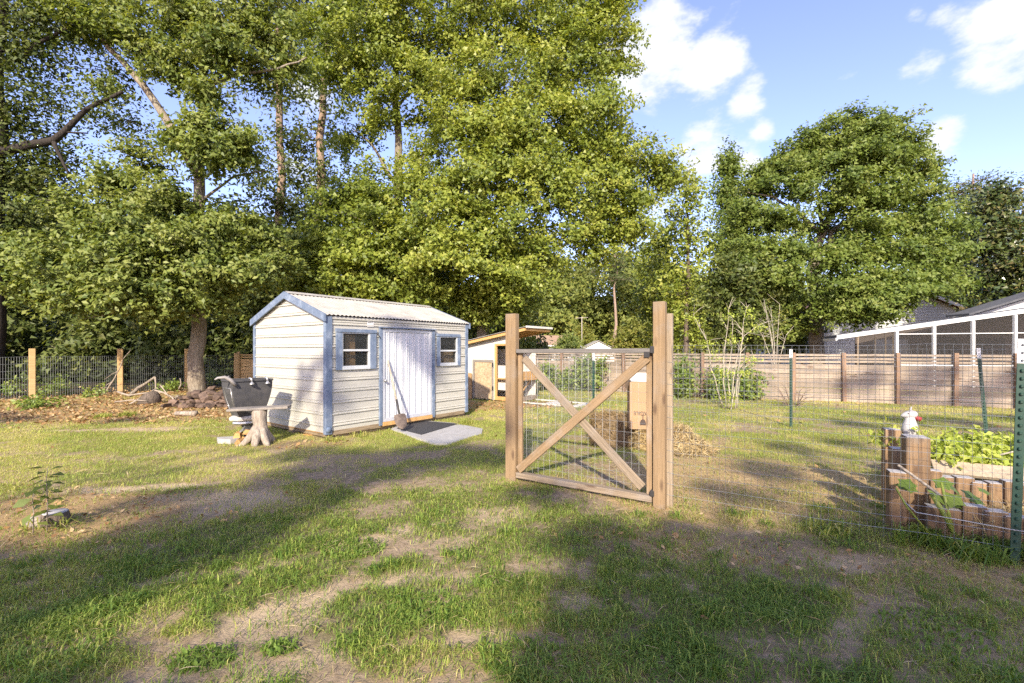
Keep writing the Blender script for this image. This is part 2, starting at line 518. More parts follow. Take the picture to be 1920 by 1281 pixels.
M['leaf_bush'] = leaf_mat('bush_leaves', [(0.09, 0.15, 0.028), (0.155, 0.225, 0.04), (0.235, 0.295, 0.055), (0.33, 0.36, 0.085)], .38, .45, .35)
M['leaf_lime'] = leaf_mat('lime_leaves', [(0.24, 0.32, 0.045), (0.36, 0.44, 0.065), (0.47, 0.52, 0.1), (0.56, 0.56, 0.18)], .45, .5, .3)
M['needle'] = leaf_mat('pine_needles', [(.030, .048, .014), (.06, .085, .022), (.10, .125, .034), (.15, .16, .06)], .25, .5, .3)
M['grass'] = leaf_mat('grass_blades', [(0.135, 0.235, 0.04), (0.29, 0.37, 0.066), (0.47, 0.46, 0.115), (0.64, 0.53, 0.24)], .42, .55, .25)
M['litter'] = leaf_mat('dead_leaves', [(0.17, 0.09, 0.04), (0.29, 0.165, 0.065), (0.4, 0.255, 0.11), (0.48, 0.36, 0.2)], .12, .8, .2)
M['strand'] = leaf_mat('straw_strands', [(0.22, 0.15, 0.07), (0.33, 0.24, 0.105), (0.44, 0.34, 0.165), (0.52, 0.43, 0.25)], .12, .75, .2)

# ------------------------------------------------------------------ scattered leaves


def nrmz(a):
    return a / np.maximum(np.linalg.norm(a, axis=1, keepdims=True), 1e-9)


def raw_mesh(name, V, k, mat_, tint, smooth=False):
    """mesh of separate polygons with k corners each; V is (n*k, 3)"""
    n = len(V) // k
    me = bpy.data.meshes.new(name)
    me.vertices.add(n * k)
    me.vertices.foreach_set('co', V.astype(np.float32).ravel())
    if k == 5:      # bent blade: a quad and a tip
        idx = (np.arange(n)[:, None] * 5 + np.array([0, 1, 2, 4, 4, 2, 3])[None]).ravel()
        st = (np.arange(n)[:, None] * 7 + np.array([0, 4])[None]).ravel()
    else:
        idx = np.arange(n * k); st = np.arange(0, n * k, k)
    me.loops.add(len(idx))
    me.loops.foreach_set('vertex_index', idx.astype(np.int32))
    me.polygons.add(len(st))
    me.polygons.foreach_set('loop_start', st.astype(np.int32))
    at_ = me.attributes.new('tint', 'FLOAT', 'POINT')
    at_.data.foreach_set('value', np.repeat(tint, k).astype(np.float32))
    me.materials.append(mat_)
    me.update()
    me.validate()
    return me


def leaf_verts(P, Nn, size, aspect=.5, droop=.2, tri=False, T=None):
    n = len(P)
    if T is None:
        T = RNG.normal(size=(n, 3))
    T = nrmz(T - Nn * np.sum(T * Nn, axis=1, keepdims=True))
    B = np.cross(Nn, T)
    s = size[:, None]
    base = P - T * s * .5
    tip = P + T * s * .5 - Nn * s * droop
    if tri:
        l = base + B * s * aspect * .6
        r = base - B * s * aspect * .6
        return np.stack([l, tip, r], 1).reshape(-1, 3)
    l = P + B * s * aspect * .5 + Nn * s * .06 + T * s * .06
    r = P - B * s * aspect * .5 + Nn * s * .06 + T * s * .06
    return np.stack([base, l, tip, r], 1).reshape(-1, 3)


def spray_points(blobs, per, spread, flat=.45, hollow=.35, tilt=.5, dens=1.0):
    """blobs: (centre, (rx,ry,rz), n sprays). Returns leaf points, outward dirs, per-spray tint, spray centres"""
    Ps, Os, Ts, Cs = [], [], [], []
    for (c, r, n) in blobs:
        n = int(max(n * dens, 1))
        d = nrmz(RNG.normal(size=(n, 3)))
        rad = hollow + (1 - hollow) * RNG.random(n) ** .7 + .22 * (RNG.random(n) < .16)
        wobble = 1 + .28 * np.sin(d[:, 0] * 4.1 + c[0]) * np.cos(d[:, 2] * 5.3 + c[2]) + .12 * RNG.normal(size=n)
        q = np.array(c)[None] + d * np.array(r)[None] * (rad * wobble)[:, None]
        k = RNG.poisson(per, n) + 2
        idx = np.repeat(np.arange(n), k)
        # each spray is a flattened, slightly drooping fan
        ax = nrmz(d * np.array([1, 1, .3]) + RNG.normal(size=(n, 3)) * .35)
        side = nrmz(np.cross(ax, np.array([0, 0, 1.0]) + RNG.normal(size=(n, 3)) * tilt))
        up = np.cross(side, ax)
        a = np.clip(RNG.normal(size=len(idx)), -1.7, 1.7) * spread * 1.15
        b = np.clip(RNG.normal(size=len(idx)), -1.7, 1.7) * spread * .75
        e = RNG.normal(size=len(idx)) * spread * flat * .6
        P = q[idx] + ax[idx] * a[:, None] + side[idx] * b[:, None] + up[idx] * e[:, None]
        P[:, 2] -= .12 * np.abs(a) ** 1.5
        Ps.append(P); Os.append(d[idx])
        st = RNG.random(n)
        Ts.append(st[idx]); Cs.append((np.array(c), q, ax))
    return np.concatenate(Ps), np.concatenate(Os), np.concatenate(Ts), Cs


def crown(name, blobs, mat_, parent, size=.13, per=26, spread=.32, aspect=.52, tri=False, hollow=.35, up=.55, flat=.45,
          tint_lo=0.0, tint_hi=1.0, twigs=None, twig_r=.012, twig_every=3, dens=1.0):
    P, O, T, Cs = spray_points(blobs, per, spread, flat, hollow, .5, dens)
    n = len(P)
    Nn = nrmz(np.array([[-.06, -.35, up]]) + O * .45 + RNG.normal(size=(n, 3)) * .55)
    sz = size * (.65 + .7 * RNG.random(n))
    tint = tint_lo + (tint_hi - tint_lo) * np.clip(.48 * T + .52 * RNG.random(n), 0, 1)
    me = raw_mesh(name, leaf_verts(P, Nn, sz, aspect, .18, tri), 3 if tri else 4, mat_, tint)
    o = link(name, me, parent)
    if twigs is not None:
        for (c, q, ax) in Cs:
            for i in range(0, len(q), twig_every):
                e = q[i] + ax[i] * spread * .5
                s = c + (q[i] - c) * .15
                mid = (s + e) / 2 + RNG.normal(size=3) * .08 * np.linalg.norm(e - s)
                twigs.tube([s, mid, e], [twig_r, twig_r * .7, twig_r * .3], 3, cap=False)
    return o


def blob(px, py, Y, rpx, n, fz=.75, fy=1.0):
    c = at(px, py, Y)
    r = rpx * Y / FPX
    return (tuple(c), (r, r * fy, r * fz), n)


def limb(mb, pts, r0, r1, n=8, wob=.12, sub=3):
    """wandering limb through points, tapering"""
    pts = [Vector(p) for p in pts]
    full = []
    for i in range(len(pts) - 1):
        d = (pts[i + 1] - pts[i]).length
        for k in range(sub):
            t = k / sub
            p = pts[i].lerp(pts[i + 1], t)
            if not (i == 0 and k == 0):
                p += Vector((random.gauss(0, .018), random.gauss(0, .018), random.gauss(0, .01))) * d
            full.append(p)
    full.append(pts[-1])
    m = len(full) - 1
    mb.tube(full, [r0 + (r1 - r0) * (i / m) ** .9 for i in range(m + 1)], n, cap=True, wob=wob)


#@@GROUND
# ------------------------------------------------------------------ ground
SLAB = [gr(733, 806), gr(775, 789), gr(850, 795), gr(905, 806), gr(903, 815), gr(838, 834), gr(815, 834)]


def ground_masks(x, y):
    n1 = fbm(x * 1.1, y * 1.1, 3); n2 = fbm(x * 2.6 + 4, y * 2.6, 11); n3 = fbm(x * 7, y * 7, 23, 3)
    wob = (n2 - .5) * 1.1 + (n3 - .5) * .55
    wx = x + (n2 - .5) * .5; wy = y + (n1 - .5) * .5
    sand = np.zeros_like(x)
    for (cx, cy, rx, ry, a, w) in [(-2.80, 4.46, .62, .40, .1, 1.0), (-3.95, 4.90, .85, .17, .33, .95), (-7.15, 8.5, 1.3, .22, .12, 1.0),
                                   (-12.8, 10.7, 1.7, .25, .1, .9), (-3.3, 4.35, .7, .2, .3, .55),
                                   (-1.32, 2.50, .46, .17, .85, .95), (-1.05, 2.10, .32, .13, .5, .8), (-1.75, 2.05, .45, .2, .6, .8),
                                   (-2.2, 2.4, .35, .12, .4, .75), (-.78, 2.86, .42, .10, .35, .8), (-.35, 2.98, .32, .09, .2, .85),
                                   (-.62, 3.45, .45, .14, .4, .8), (-.12, 4.05, .5, .22, .6, .75), (-.95, 3.6, .4, .15, .5, .7),
                                   (-.12, 2.35, .28, .1, .1, .7), (.75, 2.1, .35, .09, .1, .75), (1.05, 1.95, .3, .08, .2, .7), (1.75, 2.35, .42, .10, .5, .75),
                                   (1.15, 3.2, .5, .16, .2, .5), (2.2, 3.3, .7, .18, -.2, .7), (2.6, 2.2, .5, .2, .3, .6), (1.9, 3.7, .5, .15, .1, .45),
                                   (2.5, 9.9, 1.0, .22, .2, .3), (6.6, 8.2, 1.0, .25, .1, .4), (3.9, 8.6, 1.6, .3, .1, .5),
                                   (-1.9, 3.05, .4, .1, .4, .5), (-.4, 5.0, .5, .18, .7, .55), (-.1, 5.4, .45, .25, .3, .5), (-2.9, 3.0, .5, .1, .3, .4)]:
        sand = np.maximum(sand, w * ell(wx, wy, cx, cy, rx, ry, a, .55))
    sand = np.clip(sand * .84 + wob * 1.0 * (sand > .02), 0, 1)
    near = sstep(4.6, 2.2, y) * sstep(-3.4, -.5, x)
    sand = np.maximum(sand, sstep(.60, .74, n1 * .6 + n2 * .4) * .85 * np.clip(near + .25 * sstep(6, 3, y), 0, 1))
    litter = ell(wx, wy, -9.2, 11.8, 4.6, 2.7, .05, .3)
    litter = np.maximum(litter, ell(wx, wy, -15, 15.6, 6.0, 3.0, .5, .3))
    litter = np.maximum(litter, .9 * ell(wx, wy, -4.35, 3.85, 1.45, .75, .25, .45))
    litter = np.maximum(litter, .7 * ell(wx, wy, -.4, 12.2, 2.2, .9, .2, .4))
    litter = np.maximum(litter, .6 * ell(wx, wy, -3.2, 7.1, .9, .3, .3, .5))
    litter = np.maximum(litter, .5 * sstep(17.2, 19, y))
    litter = np.maximum(litter, .55 * ell(wx, wy, 1.9, 3.35, 1.5, .40, -.25, .5))
    litter = np.clip(litter + wob * .5 * (litter > .03), 0, 1)
    straw = ell(wx, wy, 2.75, 5.2, 1.65, 1.15, -.1, .4)
    straw = np.maximum(straw, .8 * ell(wx, wy, 1.55, 4.35, 1.0, .45, -.5, .5))
    straw = np.maximum(straw, .6 * ell(wx, wy, 2.6, 7.2, 1.4, .6, 0, .5))
    straw = np.maximum(straw, .55 * ell(wx, wy, .25, 5.15, .5, .3, 0, .5))
    straw = np.maximum(straw, .5 * ell(wx, wy, 3.2, 2.9, 1.2, .5, 0, .5))
    straw = np.maximum(straw, .45 * ell(wx, wy, 6.0, 15, 9, .8, -.45, .5))
    straw = np.clip(straw + wob * .6 * (straw > .03), 0, 1)
    cover = np.clip(.14 + 1.1 * sstep(.33, .62, n2 * .5 + n1 * .35 + n3 * .15), 0, 1)
    cover = cover * (1 - np.clip(sand * .93, 0, 1)) * (1 - .88 * litter) * (1 - .72 * straw)
    dry = sstep(.42, .62, fbm(x * .9 + 31, y * .9, 41))
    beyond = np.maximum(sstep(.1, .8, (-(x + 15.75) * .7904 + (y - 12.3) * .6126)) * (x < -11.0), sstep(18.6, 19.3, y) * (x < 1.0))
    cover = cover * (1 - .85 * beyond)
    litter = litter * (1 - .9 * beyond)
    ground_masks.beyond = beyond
    return sand, litter, straw, cover, dry


def ground_h(x, y):
    h = .05 * (fbm(x * .55, y * .55, 5) - .5) + .022 * (fbm(x * 3.2, y * 3.2, 9) - .5)
    return h * sstep(60, 25, np.hypot(x, y))


def axis(dense0, dense1, step, grow, end0, end1):
    a = list(np.arange(dense0, dense1 + 1e-6, step))
    s = step; v = dense1
    while v < end1:
        s *= grow; v += s; a.append(v)
    s = step; v = dense0; b = []
    while v > end0:
        s *= grow; v -= s; b.append(v)
    return np.array(b[::-1] + a)


def build_ground():
    xs = axis(-3.6, 4.2, .05, 1.05, -700, 700)
    ys = axis(1.4, 5.0, .04, 1.032, -700, 900)
    X, Y = np.meshgrid(xs, ys)
    nx, ny = len(xs), len(ys)
    x = X.ravel(); y = Y.ravel()
    z = ground_h(x, y)
    sand, litter, straw, cover, dry = ground_masks(x, y)
    z = z - .012 * sand
    V = np.stack([x, y, z], 1)
    me = bpy.data.meshes.new('ground')
    i, j = np.meshgrid(np.arange(nx - 1), np.arange(ny - 1))
    a = (j * nx + i).ravel()
    F = np.stack([a, a + 1, a + nx + 1, a + nx], 1)
    me.vertices.add(len(V)); me.vertices.foreach_set('co', V.astype(np.float32).ravel())
    me.loops.add(F.size); me.loops.foreach_set('vertex_index', F.astype(np.int32).ravel())
    me.polygons.add(len(F)); me.polygons.foreach_set('loop_start', np.arange(0, F.size, 4, dtype=np.int32))
    for nm, d in (('sand', sand), ('litter', litter), ('straw', straw), ('cover', cover), ('dry', dry), ('wood_shade', ground_masks.beyond), ('thick', sstep(7.5, 4.0, y))):
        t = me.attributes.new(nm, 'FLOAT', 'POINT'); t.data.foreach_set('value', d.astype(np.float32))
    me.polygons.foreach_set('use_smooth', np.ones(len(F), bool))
    me.update()
    m = bpy.data.materials.new('lawn_soil'); m.use_nodes = True
    nt = m.node_tree; N = nt.nodes.new; L = nt.links.new
    b = nt.nodes['Principled BSDF']; b.inputs['Roughness'].default_value = .95; b.inputs['Specular IOR Level'].default_value = .1
    tc = N('ShaderNodeTexCoord')

    def noise(sc, det=6, rough=.6):
        n = N('ShaderNodeTexNoise'); n.inputs['Scale'].default_value = sc; n.inputs['Detail'].default_value = det
        n.inputs['Roughness'].default_value = rough
        L(tc.outputs['Object'], n.inputs['Vector']); return n.outputs['Fac']

    def mixc(f, c1, c2):
        x_ = N('ShaderNodeMixRGB')
        for s, c in ((x_.inputs['Color1'], c1), (x_.inputs['Color2'], c2)):
            if isinstance(c, tuple):
                s.default_value = (*c, 1)
            else:
                L(c, s)
        L(f, x_.inputs['Fac']); return x_.outputs[0]

    def rng(v, a0, a1, b0=0.0, b1=1.0):
        r_ = N('ShaderNodeMapRange'); r_.inputs['From Min'].default_value = a0; r_.inputs['From Max'].default_value = a1
        r_.inputs['To Min'].default_value = b0; r_.inputs['To Max'].default_value = b1
        L(v, r_.inputs['Value']); return r_.outputs[0]

    def attr(nm):
        a_ = N('ShaderNodeAttribute'); a_.attribute_name = nm; return a_.outputs['Fac']

    def edge(nm, nz, amp, lo, hi):
        s = N('ShaderNodeMath'); s.operation = 'MULTIPLY_ADD'
        c = N('ShaderNodeMath'); c.operation = 'SUBTRACT'; c.inputs[1].default_value = .5
        L(nz, c.inputs[0]); L(c.outputs[0], s.inputs[0]); s.inputs[1].default_value = amp; L(attr(nm), s.inputs[2])
        return rng(s.outputs[0], lo, hi)

    grit = noise(420, 2, .8)
    fine = noise(70, 5, .7); mid = noise(16, 6); coarse = noise(3.0, 5); vfine = noise(240, 3)
    soil = mixc(rng(mid, .35, .65), (.33, .25, .16), (.22, .16, .10))
    thatch = mixc(rng(fine, .35, .68), (.43, .345, .17), (.27, .215, .10))
    green = mixc(rng(vfine, .35, .65), (.30, .265, .085), (.16, .15, .05))
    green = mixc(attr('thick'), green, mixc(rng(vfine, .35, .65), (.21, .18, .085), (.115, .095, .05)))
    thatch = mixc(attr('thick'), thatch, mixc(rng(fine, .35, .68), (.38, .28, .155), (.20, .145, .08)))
    g2 = mixc(edge('dry', fine, .5, .2, .9), green, thatch)
    base = mixc(edge('cover', mid, 1.1, .15, .6), soil, g2)
    stc = mixc(rng(fine, .32, .68), (.52, .38, .185), (.27, .18, .085))
    base = mixc(edge('straw', fine, 1.3, .25, .65), base, stc)
    litc = mixc(rng(fine, .3, .7), (.44, .305, .145), (.23, .15, .068))
    base = mixc(edge('litter', fine, 1.1, .3, .65), base, litc)
    sdc = mixc(rng(fine, .3, .7), (.55, .43, .275), (.41, .31, .19))
    sdc = mixc(rng(mid, .52, .72, 0, .65), sdc, (.25, .19, .13))
    sdc = mixc(rng(grit, .60, .70, 0, .7), sdc, (.16, .12, .085))
    sn = N('ShaderNodeMath'); sn.operation = 'MULTIPLY_ADD'; sn.inputs[1].default_value = .55
    sh = N('ShaderNodeMath'); sh.operation = 'MULTIPLY'; sh.inputs[1].default_value = .45
    L(mid, sh.inputs[0]); L(fine, sn.inputs[0]); L(sh.outputs[0], sn.inputs[2])
    base = mixc(edge('sand', sn.outputs[0], 2.6, .22, 1.0), base, sdc)
    base = mixc(attr('wood_shade'), base, mixc(rng(mid, .4, .65), (.055, .042, .026), (.025, .022, .014)))  # ground past the left fence painted near black in place of canopy shade
    L(base, b.inputs['Base Color'])
    bp = N('ShaderNodeBump'); bp.inputs['Strength'].default_value = .55; bp.inputs['Distance'].default_value = .02
    h = N('ShaderNodeMath'); h.operation = 'ADD'
    L(fine, h.inputs[0]); L(mid, h.inputs[1]); L(h.outputs[0], bp.inputs['Height']); L(bp.outputs[0], b.inputs['Normal'])
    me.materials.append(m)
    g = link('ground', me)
    struct(g)
    g['label'] = 'patchy sandy lawn with leaf litter and straw'


build_ground()

KEEP_OUT = []   # footprints with no grass: (cx, cy, ux, uy, x0, x1, y0, y1)


def blocked(x, y):
    b = np.zeros(len(x), bool)
    for (cx, cy, ux, uy, x0, x1, y0, y1) in KEEP_OUT:
        a = (x - cx) * ux + (y - cy) * uy
        c = -(x - cx) * uy + (y - cy) * ux
        b |= (a > x0) & (a < x1) & (c > y0) & (c < y1)
    # the slab
    inside = np.zeros(len(x), bool)
    P = [(p.x, p.y) for p in SLAB]
    for i in range(len(P)):
        (x0, y0), (x1, y1) = P[i], P[(i + 1) % len(P)]
        c = ((y0 > y) != (y1 > y)) & (x < (x1 - x0) * (y - y0) / (y1 - y0 + 1e-12) + x0)
        inside ^= c
    return b | inside


def field(y0, y1, dens, wide=1.28, marg=.9):
    """random spots on the lawn in a fan of distances y0..y1"""
    n = int(dens * wide * (y1 ** 2 - y0 ** 2))
    y = np.sqrt(y0 ** 2 + (y1 ** 2 - y0 ** 2) * RNG.random(n))
    x = (RNG.random(n) * 2 - 1) * (wide * y + marg)
    return x, y


def blades(x, y, length, width, tint, lean=.5, seg=1):
    n = len(x)
    base = np.stack([x, y, ground_h(x, y) - .004], 1)
    az = RNG.random(n) * 2 * np.pi
    d = np.stack([np.cos(az), np.sin(az), np.zeros(n)], 1)
    s = np.stack([-np.sin(az), np.cos(az), np.zeros(n)], 1)
    s = nrmz(s + RNG.normal(size=(n, 3)) * .25 * np.array([1, 1, 0]))
    le = (lean * (.35 + RNG.random(n)))[:, None]
    L_ = length[:, None]; W_ = width[:, None]
    up = np.array([[0, 0, 1.0]])
    tip = base + (d * le + up * np.sqrt(np.maximum(1 - le ** 2, .1))) * L_
    if seg == 1:
        V = np.stack([base - s * W_ * .5, tip, base + s * W_ * .5], 1).reshape(-1, 3)
        return V, tint, 3
    mid = base + (d * le * .35 + up * .62) * L_ * .85
    tip = base + (d * le * 1.15 + up * np.maximum(.95 - le * .75, .12)) * L_
    V = np.stack([base - s * W_ * .4, base + s * W_ * .4, mid + s * W_ * .5, tip, mid - s * W_ * .5], 1).reshape(-1, 3)
    return V, tint, 5


#@@FOLIAGE_GROUND
def build_grass():
    near = []
    far = []
    for (y0, y1, dens, ln, wd, seg, lean) in [(1.55, 3.2, 10500, .066, .0036, 2, .85), (3.2, 5.0, 5600, .056, .0044, 2, .85),
                                              (5.0, 8.0, 4600, .046, .0060, 1, .8), (8.0, 12.0, 2100, .048, .0095, 1, .8),
                                              (12.0, 19.0, 750, .055, .015, 1, .8)]:
        x, y = field(y0, y1, dens)
        # blades gather in tufts
        x = x + RNG.normal(size=len(x)) * .01; y = y + RNG.normal(size=len(x)) * .01
        sand, litter, straw, cover, dry = ground_masks(x, y)
        tuft = vnoise(x * 9, y * 9, 77) * .6 + vnoise(x * 22, y * 22, 78) * .4
        keep = RNG.random(len(x)) < np.clip(cover * 1.35 * sstep(.28, .62, tuft + .22 * cover), 0, 1) + .012
        keep &= ~blocked(x, y)
        x, y, dry, tuft, cover, straw = x[keep], y[keep], dry[keep], tuft[keep], cover[keep], straw[keep]
        n = len(x)
        L_ = ln * (.5 + .8 * RNG.random(n)) * (.55 + .8 * tuft)
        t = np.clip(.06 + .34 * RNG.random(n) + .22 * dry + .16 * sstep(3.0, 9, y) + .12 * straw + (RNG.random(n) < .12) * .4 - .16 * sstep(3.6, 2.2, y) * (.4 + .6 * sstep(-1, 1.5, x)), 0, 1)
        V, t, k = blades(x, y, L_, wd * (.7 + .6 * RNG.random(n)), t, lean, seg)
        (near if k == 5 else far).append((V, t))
    # coarse crabgrass clumps in the near lawn and the rank grass under the wire fence
    def clump(cx, cy, rad, n, ln, wd, tm):
        r = rad * np.sqrt(RNG.random(n)); a = RNG.random(n) * 6.283
        x = cx + r * np.cos(a); y = cy + r * np.sin(a)
        V, t, k = blades(x, y, ln * (.5 + .8 * RNG.random(n)), wd * (.7 + .6 * RNG.random(n)), np.clip(tm + .2 * RNG.normal(size=n), 0, 1), .95, 2)
        near.append((V, t))
    for _ in range(280):
        y = 1.7 + 2.6 * RNG.random() ** 1.3; x = (RNG.random() * 2 - 1) * 1.15 * y
        s = ground_masks(np.array([x]), np.array([y]))
        if s[3][0] < .35:
            continue
        clump(x, y, .05 + .06 * RNG.random(), 38, .10, .0055, .14)
    for k in range(60):
        t = RNG.random()
        clump(2.95 + 1.3 * t + RNG.normal() * .05, 3.50 - .62 * t + RNG.normal() * .10, .06, 26, .20, .0075, .15)
    for (cx, cy, n) in [(-3.9, 3.8, 12), (-8.9, 9.9, 60), (-8.6, 10.2, 60), (2.6, 3.75, 30), (-.95, 9.0, 22), (-.85, 9.15, 20), (-2.9, 7.45, 16), (-2.6, 7.85, 14)]:
        clump(cx, cy, .16, n * 3, .15, .010, .5)
    for (px, py, rad, n) in [(660, 1030, .17, 420), (60, 1190, .30, 800), (160, 1150, .2, 350), (380, 1235, .10, 220), (520, 1215, .06, 120), (800, 1140, .16, 350), (930, 1090, .10, 160), (1440, 1130, .16, 300), (1750, 1180, .2, 350), (1250, 1230, .14, 250), (1000, 1240, .16, 300)]:
        g = gr(px, py)
        r = rad * np.sqrt(RNG.random(n)); a = RNG.random(n) * 6.283
        x = g.x + 1.5 * r * np.cos(a); y = g.y + r * np.sin(a)
        V, t, k = blades(x, y, .055 * (.5 + .8 * RNG.random(n)), .010 * (.6 + .6 * RNG.random(n)), np.clip(.05 + .15 * RNG.random(n), 0, 1), 1.0, 2)
        near.append((V, t))
    for nm, lst, k in (('grass_near', near, 5), ('grass_far', far, 3)):
        V = np.concatenate([a for a, _ in lst]); t = np.concatenate([b for _, b in lst])
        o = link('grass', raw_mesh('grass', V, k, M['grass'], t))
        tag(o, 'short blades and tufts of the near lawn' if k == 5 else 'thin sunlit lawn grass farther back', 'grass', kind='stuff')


def build_litter():
    Vs = []; Ts = []
    for (y0, y1, dens, sz) in [(2.4, 5.5, 170, .042), (5.5, 9, 50, .07), (9, 18, 120, .085)]:
        x, y = field(y0, y1, dens)
        sand, litter, straw, cover, dry = ground_masks(x, y)
        keep = (RNG.random(len(x)) < np.clip(litter * 1.1 + .012, 0, 1)) & ~blocked(x, y)
        x, y = x[keep], y[keep]
        n = len(x)
        P = np.stack([x, y, ground_h(x, y) + .008 + .02 * RNG.random(n)], 1)
        Nn = nrmz(np.array([[0, 0, 1.0]]) + RNG.normal(size=(n, 3)) * .45)
        Vs.append(leaf_verts(P, Nn, sz * (.6 + .8 * RNG.random(n)), .55, -.12)); Ts.append(RNG.random(n))
    o = link('leaf_litter', raw_mesh('leaf_litter', np.concatenate(Vs), 4, M['litter'], np.concatenate(Ts)))
    tag(o, 'brown dead leaves scattered over the bare ground', 'dead leaves', kind='stuff')
    # straw strands
    Vs = []; Ts = []
    for (y0, y1, dens, ln, wd) in [(1.6, 5.0, 1500, .09, .0032), (5.0, 9.0, 320, .15, .006)]:
        x, y = field(y0, y1, dens)
        sand, litter, straw, cover, dry = ground_masks(x, y)
        keep = (RNG.random(len(x)) < np.clip(straw * .95 + .30 * sand + .18 * litter + .16, 0, 1)) & ~blocked(x, y)
        x, y = x[keep], y[keep]; n = len(x)
        P = np.stack([x, y, ground_h(x, y) + .006 + .028 * RNG.random(n)], 1)
        Nn = nrmz(np.array([[0, 0, 1.0]]) + RNG.normal(size=(n, 3)) * .2)
        L_ = ln * (.4 + RNG.random(n))
        T = RNG.normal(size=(n, 3)) * np.array([1, 1, .12])
        Vs.append(leaf_verts(P, Nn, L_, wd / ln, .03, T=T)); Ts.append(RNG.random(n))
    o = link('loose_straw', raw_mesh('loose_straw', np.concatenate(Vs), 4, M['strand'], np.concatenate(Ts)))
    tag(o, 'loose straw strewn over the ground by the wire fence', 'straw', kind='stuff')


#@@TREES
# ------------------------------------------------------------------ trees
def tree(name, label, trunks, blobs, lmat, bark, size, per, spread, cat='tree', group=None, twig_every=3, twig_r=.014, **kw):
    b = trunks[0][0][0]
    t = empty(name, label, cat, (0, 0, 0), 0, group)
    t.location = (b[0], b[1], 0)
    mb = MB()
    off = Vector((b[0], b[1], 0))
    for (pts, r0, r1) in trunks:
        limb(mb, [Vector(p) - off for p in pts], r0, r1, 10 if r0 > .12 else 6)
    bl = [((c[0] - off.x, c[1] - off.y, c[2]), r, n) for (c, r, n) in blobs]
    crown('crown', bl, lmat, t, size, per, spread, twigs=mb, twig_every=twig_every, twig_r=twig_r, **kw)
    part('trunk', mb, bark, t)
    return t


def tpath(pp, Y, base=True):
    return [at(px, py, Y) for px, py in pp]


